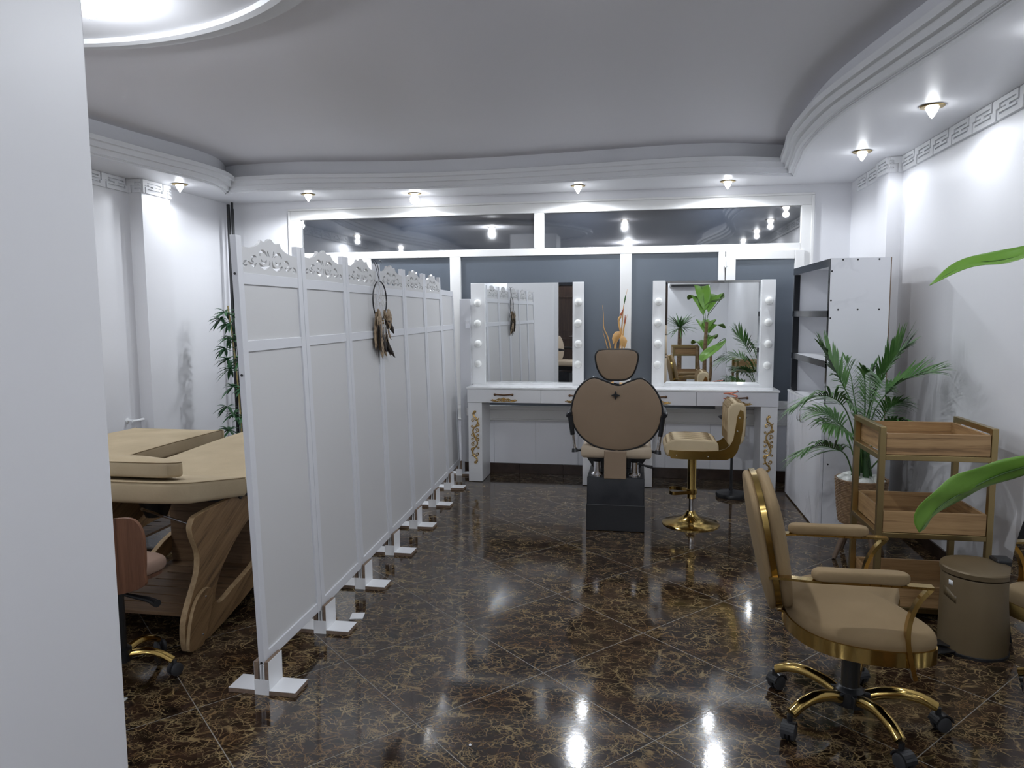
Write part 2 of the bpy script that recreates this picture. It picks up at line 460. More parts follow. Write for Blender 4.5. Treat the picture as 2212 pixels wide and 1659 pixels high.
def obj(name, mb, m, parent=None, smooth=35, bev=0.0, world=False, solid=0.0, thick_off=0.0, recalc=True, seg=2):
    """link a mesh object; world=True: vertices are room coordinates and the parent's place is taken off"""
    me = bpy.data.meshes.new(name)
    vv = mb.v
    if parent is not None and world:
        par = parent; inv = None
        T = Matrix.Identity(4); p = par
        while p is not None:
            T = (Matrix.Translation(p.location) @ p.rotation_euler.to_matrix().to_4x4()) @ T
            p = p.parent
        inv = T.inverted(); vv = [inv @ q for q in vv]
    me.from_pydata([tuple(p) for p in vv], [], mb.f)
    if recalc:
        bm = bmesh.new(); bm.from_mesh(me)
        bmesh.ops.recalc_face_normals(bm, faces=bm.faces)
        bm.to_mesh(me); bm.free()
    me.validate()
    me.materials.append(M[m] if isinstance(m, str) else m)
    if smooth:
        me.shade_smooth()
        me.set_sharp_from_angle(angle=R(smooth))
    o = bpy.data.objects.new(name, me)
    COL.objects.link(o)
    if parent is not None: o.parent = parent
    if bev:
        md = o.modifiers.new('bevel', 'BEVEL'); md.width = bev; md.segments = seg
        md.limit_method = 'ANGLE'; md.angle_limit = R(40)
    if solid:
        md = o.modifiers.new('solid', 'SOLIDIFY'); md.thickness = solid; md.offset = thick_off
    return o

def thing(name, label, category, loc=(0, 0, 0), rotz=0.0, group=None):
    o = bpy.data.objects.new(name, None)
    o.empty_display_size = 0.1
    COL.objects.link(o)
    o.location = loc; o.rotation_euler = (0, 0, rotz)
    o['label'] = label; o['category'] = category
    if group: o['group'] = group
    return o

def tag(o, label, category, group=None, kind=None):
    o['label'] = label; o['category'] = category
    if group: o['group'] = group
    if kind: o['kind'] = kind
    return o

def struct(o):
    o['kind'] = 'structure'
    return o

def dup(root, loc, rotz, label, group=None):
    r = root.copy(); COL.objects.link(r); r.location = loc; r.rotation_euler = (0, 0, rotz)
    r['label'] = label
    if group: r['group'] = group
    for ch in list(root.children):
        c = ch.copy(); COL.objects.link(c); c.parent = r
        for g in ch.children:
            d = g.copy(); COL.objects.link(d); d.parent = c
    return r
XYZ = lambda a, b, c: (a, b, c)
# ================================================================ SETTING
XL, XR, YF, YB = -4.0, 1.82, -2.6, 6.6
ZS, ZC = 2.575, 2.80
m_ = MB().box(XL - .1, XR + .1, YF - .1, YB + .1, -0.05, 0.0)
struct(obj('floor', m_, 'floor', smooth=0))
struct(obj('ceiling', MB().box(XL - .1, XR + .1, YF - .1, YB + .1, ZC, ZC + .06), 'ceil', smooth=0))
# right wall with its pilaster and the recess beyond
struct(obj('wall_right', MB().box(XR, XR + .1, YF, 5.57, 0, ZC).box(1.725, XR + .1, 5.57, 5.80, 0, ZC).box(1.76, XR + .1, 5.80, YB, 0, ZC), 'wall', smooth=0))
struct(obj('wall_left', MB().box(XL - .15, XL, YF, 5.25, 0, ZC).box(XL - .15, -3.885, 5.25, 5.60, 0, ZC).box(XL - .15, -3.95, 5.60, YB, 0, ZC), 'wall', smooth=0))
struct(obj('wall_front', MB().box(XL, XR, YF - .1, YF, 0, ZC), 'wall', smooth=0))
WX0, WX1, WZ0, WZ1 = -3.30, 1.445, 0.60, 2.485
struct(obj('wall_back', MB().box(-3.96, WX0, YB, YB + .12, 0, ZC).box(WX1, 1.77, YB, YB + .12, 0, ZC).box(WX0, WX1, YB, YB + .12, WZ1, ZC).box(WX0, WX1, YB + .03, YB + .12, 0, WZ0), 'wall', smooth=0))
# tiled apron under the window, its ledge and the skirting
ap = MB()
for i in range(12):
    x0 = WX0 + i * 0.395
    ap.box(x0 + .0008, min(x0 + 0.3942, WX1), YB + .008, YB + .032, 0.0, 0.50)
struct(obj('trim_1', ap, 'tile', smooth=0, bev=.001))
struct(obj('trim_2', MB().box(WX0, WX1, YB - .012, YB + .03, 0.50, 0.515).box(WX0, WX1, YB - .004, YB + .03, 0.515, 0.60), 'pvc', smooth=0, bev=.003))
sk = MB()
for i in range(14):
    x0 = -3.95 + i * 0.41
    sk.box(x0, min(x0 + .4085, 1.76), YB - .012, YB + .008, 0, 0.095)
struct(obj('baseboard_back', sk, 'skirt', smooth=0, bev=.0015))
sk = MB()
for i in range(14):
    y0 = YF + i * 0.60
    if y0 < 5.5: sk.box(XR - .012, XR, y0, min(y0 + .598, 5.57), 0, 0.075)
sk.box(1.713, 1.725, 5.558, 5.812, 0, .075)
sk.box(1.748, 1.76, 5.812, 6.588, 0, .075)
struct(obj('baseboard_right', sk, 'skirt', smooth=0, bev=.0015))
struct(obj('baseboard_left', MB().box(XL, XL + .012, YF, 5.25, 0, .075).box(-3.885, -3.873, 5.25, 5.6, 0, .075).box(-3.95, -3.938, 5.6, YB, 0, .075), 'skirt', smooth=0))
# free-standing wall end close to the camera on the left
struct(obj('wall_pillar', MB().box(-2.05, -1.300, 0.95, 1.585, 0, ZC), 'wall', smooth=0, bev=.006))

# ---- dropped ceiling border: outer rectangle, curved opening
back = [(-3.60, 6.00), (-3.45, 5.955), (-3.15, 5.93), (-2.87, 5.93), (-2.4, 6.01), (-1.93, 6.08), (-1.5, 6.09), (-1.07, 6.07), (-.3, 5.985), (.05, 5.94), (.42, 5.915), (.72, 5.95), (1.005, 6.055), (1.18, 6.13)]
right = [(1.18, 6.13), (1.135, 5.8), (1.10, 5.5), (1.06, 5.2), (1.044, 4.85), (1.05, 4.42), (1.095, 4.02), (1.18, 3.47), (1.235, 3.1), (1.262, 2.7), (1.22, 2.0), (1.1, 1.2), (1.06, .4), (1.15, -.5), (1.2, -1.2), (1.05, -1.75), (.5, -1.95), (-.4, -1.85), (-1.4, -1.75), (-2.4, -1.9), (-3.1, -1.75), (-3.4, -1.2), (-3.45, -.3), (-3.3, .7), (-3.35, 1.8), (-3.55, 2.7), (-3.64, 3.5), (-3.60, 4.3), (-3.52, 4.9), (-3.455, 5.3), (-3.46, 5.6), (-3.52, 5.82), (-3.60, 6.00)]
b_ = [Vector((p.x, p.y)) for p in cat([(x, y, 0) for x, y in back], 10)]
r_ = [Vector((p.x, p.y)) for p in cat([(x, y, 0) for x, y in right], 10)]
loop = b_[:-1] + r_[:-1]                       # clockwise seen from above, back-left -> right -> front -> left
nL = len(loop)
def normals(lp):
    out = []
    n = len(lp)
    for i in range(n):
        a = (lp[i] - lp[i - 1]).normalized(); c = (lp[(i + 1) % n] - lp[i]).normalized()
        na, nc = Vector((a.y, -a.x)), Vector((c.y, -c.x))   # to the inside of the opening
        k = (na + nc)
        d = max(0.35, k.length_squared / 2)
        out.append(k / d if k.length > 1e-6 else na)
    return out
nrm = normals(loop)
def soffit_mesh():
    bm = bmesh.new()
    o_ = [(XL - .05, YF - .05), (XR + .05, YF - .05), (XR + .05, YB + .05), (XL - .05, YB + .05)]
    def ring(pts, z):
        vs = [bm.verts.new((p[0], p[1], z)) for p in pts]
        return vs, [bm.edges.new((vs[i], vs[(i + 1) % len(vs)])) for i in range(len(vs))]
    vo, eo = ring(o_, ZS)
    vi, ei = ring([(p.x, p.y) for p in loop], ZS)
    bmesh.ops.triangle_fill(bm, edges=eo + ei, use_beauty=True, use_dissolve=False)
    me = bpy.data.meshes.new('trim_3')
    bm.to_mesh(me); bm.free()
    return me
me = soffit_mesh()
k = MB(); k.v = [v.co.copy() for v in me.vertices]; k.f = [list(p.vertices) for p in me.polygons]
k.grid([[(p.x, p.y, ZS) for p in loop], [(p.x, p.y, ZC) for p in loop]], closed=True)
so = obj('trim_3', k, 'wall', smooth=30)
struct(so)
prof = [(-.035, ZS), (-.035, ZS - .010), (-.014, ZS - .010), (-.012, ZS + .004), (.024, ZS + .004), (.028, ZS + .034), (.030, ZS + .038), (.054, ZS + .040), (.060, ZS + .070), (.063, ZS + .074), (.086, ZS + .076), (.092, ZS + .106), (.080, ZS + .110), (-.005, ZS + .112)]
k = MB()
k.grid([[(p.x + q.x * d, p.y + q.y * d, z) for p, q in zip(loop, nrm)] for d, z in prof], closed=True)
struct(obj('trim_4', k, 'plaster', smooth=25))

# ---- raised key-pattern friezes
CELL = set()
for c in range(3, 13): CELL.add((c, 2))
CELL |= {(3, 3)}
for r0 in range(0, 5): CELL.add((14, r0))
for c in range(9, 15): CELL.add((c, 4))
for c in range(3, 13): CELL.add((c, 6))
CELL |= {(13, 6), (13, 5)}
for r0 in range(4, 9): CELL.add((1, r0))
for c in range(1, 7): CELL.add((c, 4))
def frieze(name, p0, p1, n, z0=2.468, z1=2.573, unit=0.27):
    p0, p1, n = Vector(p0), Vector(p1), Vector(n)
    L = (p1 - p0).length; t = (p1 - p0) / L
    k = MB(); rows = 9; cz = (z1 - z0) / rows; cx = unit / 16
    def bx(a, b, zz0, zz1, d0, d1):
        b = min(b, L)
        if b <= a: return
        v = []
        for z in (zz0, zz1):
            for d in (d0, d1):
                for u in (a, b):
                    q = p0 + t * u + n * d; v.append((q.x, q.y, z))
        k.hexa(v)
    bx(0, L, z0, z1, 0, 0.006)
    for iu in range(int(L / unit) + 1):
        for r0 in range(rows):
            c = 0
            while c < 16:
                if (c, r0) in CELL: c += 1; continue
                e = c
                while e < 16 and (e, r0) not in CELL: e += 1
                bx(iu * unit + c * cx, iu * unit + e * cx, z1 - (r0 + 1) * cz, z1 - r0 * cz, 0.006, 0.019)
                c = e
    return struct(obj(name, k, 'plaster', smooth=0))
frieze('trim_5', (XR, 5.57), (XR, YF), (-1, 0))
frieze('trim_6', (XR - .019, 5.57), (1.725, 5.57), (0, -1))
frieze('trim_7', (1.725, 5.80), (1.725, 5.57), (-1, 0))
frieze('trim_8', (1.76, 6.40), (1.76, 5.80), (-1, 0))
frieze('trim_9', (XL, YF), (XL, 5.25), (1, 0))
frieze('trim_10', (-3.885, 5.25), (-3.885, 5.60), (1, 0))
frieze('trim_11', (XL + .019, 5.25), (-3.885, 5.25), (0, -1))
frieze('trim_12', (XR, YF), (XL, YF), (0, 1))

# ---- the wide window: frame, upper panes, film-covered lower panes
win = struct(bpy.data.objects.new('window_1', None)); COL.objects.link(win); win.location = (-.93, YB, WZ0)
k = MB()
y0, y1 = YB - .012, YB + .05
k.box(WX0, WX1, y0, y1, 2.400, WZ1).box(WX0, WX0 + .10, y0, y1, WZ0, 2.400).box(WX1 - .085, WX1, y0, y1, WZ0, 2.400)
k.box(WX0 + .10, WX1 - .085, y0, y1, 2.02, 2.085).box(WX0 + .10, WX1 - .085, y0, y1, WZ0, .64)
k.box(-.937, -.848, y0, y1, 2.085, 2.400)
k.box(WX0 + .10, -2.50, y0, y1, 0.64, 2.02)
k.box(-1.729, -1.628, y0, y1, .64, 2.02).box(-.162, -.060, y0, y1, .64, 2.02).box(.686, .742, y0, y1, .64, 2.02)
obj('window_frame', k, 'pvc', win, smooth=0, bev=.004, world=True)
k = MB()
for a, b in ((WX0 - .02, WX0 + .004), (WX1 - .004, WX1 + .02)):
    k.box(a, b, YB - .022, YB - .0125, WZ0, WZ1 - .001)
k.box(WX0 - .02, WX1 + .02, YB - .022, YB, WZ1, WZ1 + .018)
obj('frame_border', k, 'pvc', win, smooth=0, bev=.003, world=True)
for a, b in ((WX0 + .10, -.937), (-.848, WX1 - .085)):
    obj('upper_pane', MB().box(a, b, YB + .018, YB + .024, 2.085, 2.400), 'dglass', win, smooth=0, world=True)
for a, b in ((-2.50, -1.729), (-1.628, -.162), (-.060, .686)):
    obj('filmed_pane', MB().box(a, b, YB + .018, YB + .024, .64, 2.02), 'film', win, smooth=0, world=True)
# the hinged leaf at the right end
dr = struct(bpy.data.objects.new('door_1', None)); COL.objects.link(dr); dr.location = (1.05, YB, .6)
k = MB()
dx0, dx1, dz0, dz1 = .748, 1.395, .645, 2.025
yy0, yy1 = YB - .03, YB + .03
k.box(dx0, dx0 + .082, yy0, yy1, dz0, dz1).box(dx1 - .078, dx1, yy0, yy1, dz0, dz1).box(dx0 + .082, dx1 - .078, yy0, yy1, dz1 - .075, dz1).box(dx0 + .082, dx1 - .078, yy0, yy1, dz0, dz0 + .075)
obj('door_frame', k, 'pvc', dr, smooth=0, bev=.004, world=True)
obj('filmed_pane', MB().box(dx0 + .08, dx1 - .076, YB - .004, YB + .004, dz0 + .07, dz1 - .07), 'film', dr, smooth=0, world=True)
for z in (1.93, 0.9):
    obj('hinge', MB().lathe([(.008, -.045), (.008, .045)], (dx0 - .004, YB - .036, z), 12).box(dx0 - .018, dx0 + .012, YB - .034, YB - .028, z - .035, z + .035), 'pvc', dr, world=True)
# unseen black sheet behind the panes stands for the night, nothing shows through
struct(obj('night_backing', MB().box(WX0, WX1, YB + .06, YB + .08, WZ0, WZ1), 'blackm', smooth=0))

# ---- ceiling disc in the middle of the room (seen top left)
k = MB()
k.lathe([(1.58, ZC), (1.58, 2.775), (1.48, 2.765), (.02, 2.765)], (-2.33, 1.60, 0), 96)
disc = obj('trim_13', k, 'wall', smooth=25); struct(disc)
k = MB()
k.lathe([(1.48, 2.766), (1.485, 2.745), (1.515, 2.74), (1.525, 2.752), (1.60, 2.757), (1.605, 2.775), (1.59, ZC)], (-2.33, 1.60, 0), 128)
k.f = k.f[:-2]
struct(obj('trim_14', k, 'plaster', smooth=25))

# ---- rear door, seen in the left mirror
d2 = struct(bpy.data.objects.new('door_2', None)); COL.objects.link(d2); d2.location = (-1.65, YF, 0)
obj('door_leaf', MB().box(-2.05, -1.25, YF, YF + .04, 0, 2.08), 'door', d2, smooth=0, world=True, bev=.003)
k = MB()
for z0, z1 in ((.25, .95), (1.1, 1.85)):
    for a, b, c, d in ((-1.95, -1.35, z0, z0 + .03), (-1.95, -1.35, z1 - .03, z1), (-1.95, -1.92, z0, z1), (-1.38, -1.35, z0, z1)):
        k.box(a, b, YF + .04, YF + .055, c, d)
obj('door_moulding', k, 'door', d2, smooth=0, world=True, bev=.003)
obj('door_casing', MB().box(-2.13, -2.05, YF, YF + .06, 0, 2.16).box(-1.25, -1.17, YF, YF + .06, 0, 2.16).box(-2.05, -1.25, YF, YF + .06, 2.08, 2.16), 'blackm', d2, smooth=0, world=True, bev=.003)
obj('door_handle', MB().tube([(-1.33, YF + .04, 1.0), (-1.33, YF + .09, 1.0), (-1.45, YF + .09, 1.0)], .01), 'chrome', d2, world=True)

# ---- lights
def cone_light(x, y, label, kind='cone', z=ZS, power=None, ring='brass', shape='SPOT'):
    t = thing('ceiling_spotlight' if kind == 'cone' else 'globe_light', label, 'ceiling light', (x, y, z))
    k = MB()
    k.lathe([(.030, -.001), (.058, -.001), (.062, -.004), (.058, -.009), (.036, -.012), (.030, -.006)], (0, 0, 0), 32)
    k.f = k.f[:-2]
    obj('trim_ring', k, ring, t)
    if kind == 'cone':
        k = MB().lathe([(.030, .0), (.032, -.010), (.029, -.022), (.020, -.040), (.010, -.056), (.002, -.066)], (0, 0, 0), 20)
        obj('bulb', k, 'lit', t)
        zz = -.085
    else:
        k = MB().lathe([(.022, 0), (.022, -.02)], (0, 0, 0), 20).sphere((0, 0, -.058), .042)
        obj('bulb', k, 'litg', t)
        zz = -.108
    ld = bpy.data.lights.new('bulb_light', shape)
    ld.energy = (power or (LIGHT_W if kind == 'cone' else GLOBE_W)); ld.color = LIGHT_COL
    if shape == 'SPOT': 
        ld.spot_size = R(175); ld.spot_blend = 0.3
    ld.shadow_soft_size = .03
    lo = bpy.data.objects.new('bulb_light', ld); COL.objects.link(lo)
    lo.parent = t; lo.location = (0, 0, zz)
    return t
cone_light(-3.73, 5.52, 'cone shaped spotlight over the left wall pilaster, lit', power=4.5)
cone_light(-2.93, 6.21, 'lit spotlight above the left end of the window, left of the globe bulb', power=20)
cone_light(-1.985, 6.36, 'round lit globe bulb on the ceiling border above the window', 'globe', power=26)
cone_light(-.514, 6.27, 'lit spotlight above the window between the globe bulb and the right window end', power=20)
cone_light(.718, 6.31, 'lit cone spotlight over the right end of the window', power=20)
cone_light(1.48, 5.34, 'lit cone spotlight in the rounded ceiling border nearest the right pilaster', power=4.5)
cone_light(1.515, 4.25, 'wide lit spotlight in the ceiling border near the top right picture corner', power=4.5)
cone_light(1.53, 3.15, 'lit spotlight over the right wall, out of the picture above the trolley', power=4.5)
for i, (x, y) in enumerate([(1.53, 1.9), (1.5, .6), (1.5, -.9), (.3, -2.25), (-1.3, -2.2), (-2.9, -2.25), (-3.72, -1.0), (-3.72, .5), (-3.75, 2.0), (-3.80, 3.7)]):  # border spots out of view, added because the room needed their light
    cone_light(x, y, ['added fill spotlight over the right wall beside the camera', 'added fill spotlight over the right wall just behind the camera', 'added fill spotlight in the right rear corner', 'added fill spotlight on the rear border, right', 'added fill spotlight on the rear border before the door', 'added fill spotlight in the left rear corner', 'added fill spotlight over the left wall, rearmost', 'added fill spotlight over the left wall beside the pillar', 'added fill spotlight over the left wall beyond the pillar', 'added fill spotlight over the left wall above the far bed'][i], power=(4.5, 5, 8, 12, 12, 12, 10, 10, 12, 10)[i])
cone_light(-2.135, 2.64, 'bright globe bulb on the round ceiling panel beside the pillar', 'globe', z=2.765, power=13, shape='POINT')
cone_light(-.2, 2.75, 'added fill globe on the high ceiling, out of view, brightening the vanity side', 'globe', z=ZC, power=38, shape='SPOT')  # invented lamp, fills the middle and back of the room
cone_light(-.2, -.6, 'added fill globe on the ceiling behind the camera, out of view', 'globe', z=ZC, power=30, shape='POINT')  # extra lamp put behind the camera for general fill

ac = thing('air_conditioner', 'white wall air conditioner high on the rear wall, seen only in the right mirror', 'air conditioner', (1.05, YF, 2.02))
obj('casing', MB().prism([(0, 0), (.16, 0), (.21, .06), (.21, .24), (.18, .28), (0, .28)], lambda u, v, w_: (w_, u, v), -.42, .42), 'gloss', ac, smooth=20, bev=.01)
obj('outlet', MB().box(-.38, .38, .165, .205, -.002, .045), 'black', ac, smooth=0)
# ================================================================ FOLDING SCREEN
JX = [-1.453, -1.463, -1.485, -1.513, -1.537, -1.562, -1.592, -1.625]
JY = [2.530, 3.085, 3.640, 4.200, 4.760, 5.325, 5.890, 6.430]
LEAN = 0.028
scr = thing('folding_screen', 'long white folding screen of hinged panels with carved scroll tops standing on flat wooden feet', 'room divider', (-1.53, 4.4, 0))
def scroll_mesh(W):
    """crest board with cut-out scrolls: flat curve with holes, given a thickness"""
    cu = bpy.data.curves.new('crest', 'CURVE'); cu.dimensions = '2D'; cu.fill_mode = 'BOTH'; cu.extrude = .007
    def spl(pts):
        s = cu.splines.new('POLY'); s.points.add(len(pts) - 1); s.use_cyclic_u = True
        for q, p in zip(s.points, pts): q.co = (p[0], p[1], 0, 1)
    h = W / 2
    half = [(0, .150), (.012, .147), (.028, .136), (.045, .134), (.068, .1335), (.082, .139), (.088, .127), (.100, .118), (.118, .110), (.145, .103), (.175, .0985), (h, .098)]
    spl([(-h, -.002)] + [(-x, z) for x, z in half[::-1]] + [(x, z) for x, z in half[1:]] + [(h, -.002)])
    strokes = [([(655, 590), (640, 540), (626, 500), (634, 462)], [2, 7, 6, 2]),
               ([(492, 585), (490, 530), (520, 490), (560, 490), (590, 520), (618, 575)], [3, 7, 8, 8, 7, 3]),
               ([(475, 725), (505, 765), (560, 808), (620, 795), (655, 740), (662, 655)], [4, 8, 9, 9, 8, 3]),
               ([(505, 640), (520, 680), (555, 712), (590, 690), (598, 645)], [3, 7, 7, 7, 3]),
               ([(430, 725), (395, 778), (345, 748), (296, 700)], [3, 8, 7, 3]),
               ([(435, 612), (395, 598), (352, 640), (358, 690), (385, 705)], [3, 7, 7, 6, 3]),
               ([(270, 690), (232, 715), (212, 765), (250, 785), (275, 762)], [3, 7, 7, 6, 3])]
    for sgn in (-1, 1):
        for P, wd in strokes:
            q = [Vector(((a - 680) * .000485, (945 + (a - 680) * .08 - b) * .00021, 0)) for a, b in P]
            c = cat(q, 4); n = len(c)
            ws = [wd[min(int(i / 4), len(wd) - 1)] * (1 - (i % 4) / 4) + wd[min(int(i / 4) + 1, len(wd) - 1)] * ((i % 4) / 4) for i in range(n)]
            lft, rgt = [], []
            for i in range(n):
                t = (c[min(i + 1, n - 1)] - c[max(i - 1, 0)]).normalized(); nn = Vector((-t.y, t.x, 0)) * ws[i] * .00074
                lft.append(c[i] + nn); rgt.append(c[i] - nn)
            pts = [(-p.x * -sgn if sgn < 0 else -p.x, p.y) for p in lft + rgt[::-1]]
            if sgn < 0: pts = [(p.x, p.y) for p in lft + rgt[::-1]]
            spl(pts)
    o = bpy.data.objects.new('crest_tmp', cu); COL.objects.link(o)
    dg = bpy.context.evaluated_depsgraph_get()
    me = bpy.data.meshes.new_from_object(o.evaluated_get(dg))
    bpy.data.objects.remove(o)
    return me
crest_me = scroll_mesh(.484)
crest_me.materials.clear(); crest_me.materials.append(M['screenb'])
crest_me.name = 'crest'
for i in range(7):
    a, b = Vector((JX[i], JY[i], 0)), Vector((JX[i + 1], JY[i + 1], 0))
    d = (b - a).normalized(); L = (b - a).length
    nx = Vector((d.y, -d.x, 0))                   # towards +X, the lit side
    def fn(u, v, w_, a=a, d=d, nx=nx): return a + d * u + nx * w_ + Vector((-LEAN * v, 0, v))
    def bx(k, u0, u1, z0, z1, w0, w1):
        k.hexa([fn(u, z, w_) for z in (z0, z1) for w_ in (w0, w1) for u in (u0, u1)])
    last = i == 6
    top = 1.80 if not last else 1.70
    k = MB(); pw = .040; g = .002
    bx(k, g, g + pw, .115 if i else .115, top, -.0125, .0125); bx(k, L - g - pw, L - g, .115, 1.80 if not last else top, -.0125, .0125)
    bx(k, g + pw, L - g - pw, .117, .160, -.011, .011)
    bx(k, g + pw, L - g - pw, 1.357, 1.400, -.011, .011)
    bx(k, g + pw, L - g - pw, 1.617 if not last else 1.655, 1.661 if not last else 1.70, -.011, .011)
    pn = obj('screen_panel', k, 'screen', scr, smooth=0, bev=.0015, world=True)
    k = MB()
    bx(k, g + pw, L - g - pw, .160, 1.357, -.004, .004); bx(k, g + pw, L - g - pw, 1.400, 1.617 if not last else 1.655, -.004, .004)
    kb = obj('board', k, 'screenb', scr, smooth=0, world=True); kb.parent = pn
    if not last:
        c = bpy.data.objects.new('carved_crest', crest_me); COL.objects.link(c); c.parent = pn
        p = fn(L / 2, 1.660, 0) - scr.location
        ex, ez, ey = d, Vector((-LEAN, 0, 1)).normalized(), nx
        c.matrix_local = Matrix(((ex.x * (L - 2 * pw - .004) / .484, ez.x, ey.x, p.x), (ex.y * (L - 2 * pw - .004) / .484, ez.y, ey.y, p.y), (ex.z, ez.z, ey.z, p.z), (0, 0, 0, 1)))
    if i == 0:                                     # screw holes on the near edge
        for z in (.125, 1.27, 1.655):
            obj('screw_hole', MB().lathe([(.005, -.0005), (.005, .0012)], fn(0, z, 0), 10, Matrix.Rotation(R(90), 4, 'X')), 'black', scr, world=True).parent = pn
# feet
for i in range(8):
    x, y = JX[i], JY[i]
    k = MB()
    w0, w1 = -.145, .140
    k.box(x + w0, x + w1, y - .010, y + .100, .0, .003)
    ft = obj('foot', MB().box(x + w0, x + w1, y - .010, y + .100, .0165, .018), 'white', scr, smooth=0, world=True)
    obj('foot_core', MB().box(x + w0, x + w1, y - .010, y + .100, .0, .0164), 'mdf', scr, smooth=0, world=True).parent = ft
    k = MB()
    for s in (-1, 1):
        xa, xb = (x + .0145, x + .0300) if s > 0 else (x - .0300, x - .0145)
        k.box(xa, xb, y - .010, y + .100, .018, .135)
    obj('upright_core', k, 'mdf', scr, smooth=0, world=True).parent = ft
    k = MB().box(x + .0301, x + .0312, y - .0095, y + .100, .018, .1345).box(x - .0312, x - .0301, y - .0095, y + .100, .018, .1345)
    k.box(x - .030, x + .030, y - .013, y - .0101, .0, .062)
    for s in (-1, 1): k.box(x + s * .007 - .003, x + s * .007 + .003, y - .004, y + .022, .018, .116)
    obj('foot_plate', k, 'white', scr, smooth=0, world=True).parent = ft
# the folded-back last board with its hinges
k = MB().box(-1.600, -1.498, 6.425, 6.443, .135, 1.63)
eb = obj('end_board', k, 'screen', scr, smooth=0, bev=.002, world=True)
k = MB()
for z in (1.40, .60): k.box(-1.545, -1.505, 6.419, 6.426, z - .035, z + .035)
obj('hinge', k, 'chrome', scr, smooth=0, world=True).parent = eb

# ================================================================ DREAMCATCHER
dc = thing('dreamcatcher', 'feathered dreamcatcher on a black cord hanging on the front of the white folding screen', 'dreamcatcher', (-1.527, 4.16, 1.58))
hoop = [(0, math.cos(a) * .115, math.sin(a) * .115) for a in [2 * PI * i / 48 for i in range(48)]]
obj('hoop', MB().tube(hoop, .0042, 8, closed=True), 'black', dc)
k = MB()
for r0, sh in ((.115, 0), (.082, .5), (.052, 0), (.026, .5)):
    n = 10; r1 = {.115: .082, .082: .052, .052: .026, .026: .012}[r0]
    for i in range(n):
        a0, a1, a2 = [2 * PI * (i + sh + q) / n for q in (0, .5, 1)]
        k.tube([(0, r0 * math.cos(a0), r0 * math.sin(a0)), (0, r1 * math.cos(a1), r1 * math.sin(a1)), (0, r0 * math.cos(a2), r0 * math.sin(a2))], .0007, 4)
obj('web', k, 'thread', dc)
k = MB().tube(cat([(0, 0, .115), (-.006, -.012, .16), (-.014, -.02, .20), (-.02, -.03, .228)], 4), .0022, 6)
k.tube(cat([(0, 0, .115), (-.006, .012, .16), (-.014, .02, .20), (-.02, -.01, .235), (-.03, -.03, .232)], 4), .0022, 6)
k.tube([(0, -.03, .232), (.006, .0, .238), (.004, .04, .225)], .002, 6)
obj('cord', k, 'black', dc)
def feather(p, a, L, wd, curl, m, tw):
    """blade hanging from p, leaning by a in the hoop's plane"""
    rows = []
    n = 10
    for i in range(n + 1):
        t = i / n
        cx = p[0] + .012 * math.sin(t * 2) * tw; cy = p[1] + L * (math.sin(a) * t + curl * t * t); cz = p[2] - L * t * math.cos(a)
        wv = wd * math.sin(PI * min(1, .08 + t * .92)) ** .7 * (1 + .15 * math.sin(t * 30))
        ct, st = math.cos(tw), math.sin(tw)
        rows.append([(cx - wv * st, cy - wv * ct, cz), (cx + .003, cy, cz), (cx + wv * st, cy + wv * ct, cz)])
    return rows
fl_ = [(-.08, -.05, .10, .10, .011, .2, 'fbrown'), (-.085, -.06, .05, .16, .012, .1, 'fbrown'), (-.09, -.09, -.02, .20, .013, -.1, 'fbrown'), (-.08, -.14, .0, .17, .013, .15, 'fdark'),
       (-.06, -.16, .1, .15, .012, .3, 'fbrown'), (-.03, -.19, .25, .12, .012, .4, 'fdark'), (.0, -.13, .1, .13, .012, .1, 'fbrown'),
       (.045, -.06, .25, .10, .012, .3, 'fbrown'), (.06, -.09, .3, .11, .012, .4, 'fdark'), (.075, -.05, .15, .12, .011, -.1, 'fbrown'), (.06, -.16, .1, .14, .011, .2, 'fdark'),
       (.05, -.20, .2, .13, .012, .4, 'fbrown'), (-.055, -.22, -.15, .12, .013, .1, 'fdark'), (.03, -.22, .35, .12, .010, .5, 'fdark'), (.065, -.24, .3, .11, .009, .6, 'fbrown'), (-.02, -.23, .2, .1, .011, .3, 'fbrown')]
for (y, z, a, L, wd, cu_, m_) in fl_ + [(y + random.uniform(-.02, .03), z + random.uniform(-.03, .03), random.uniform(-.3, .7), random.uniform(.05, .09), wd * .8, .25, 'fbrown') for (y, z, a, L, wd, c_, m_) in fl_] + [(y + .012, z - .03, a * 1.2, L * .8, wd, c_ + .05, 'fdark' if i % 3 else 'fbrown') for i, (y, z, a, L, wd, c_, m_) in enumerate(fl_)]:
    obj('feather', MB().grid(feather((.006 + random.uniform(0, .022), y, z), a, L, wd * random.uniform(1.2, 2.1), cu_, m_, random.uniform(-.6, .6))), m_, dc, solid=.0008)
k = MB()
for y, z0, z1 in ((-.085, -.07, -.20), (-.03, -.11, -.24), (.05, -.10, -.24), (.075, -.08, -.2)):
    k.tube([(.004, y, z0), (.008, y + .003, z1)], .0014, 5)
obj('hanging_thread', k, 'thread', dc)
k = MB()
for y, z in ((.03, -.12), (.034, -.135), (-.082, -.075)): k.sphere((.006, y, z), .006, n=10, rings=6)
obj('bead', k, 'gold', dc)

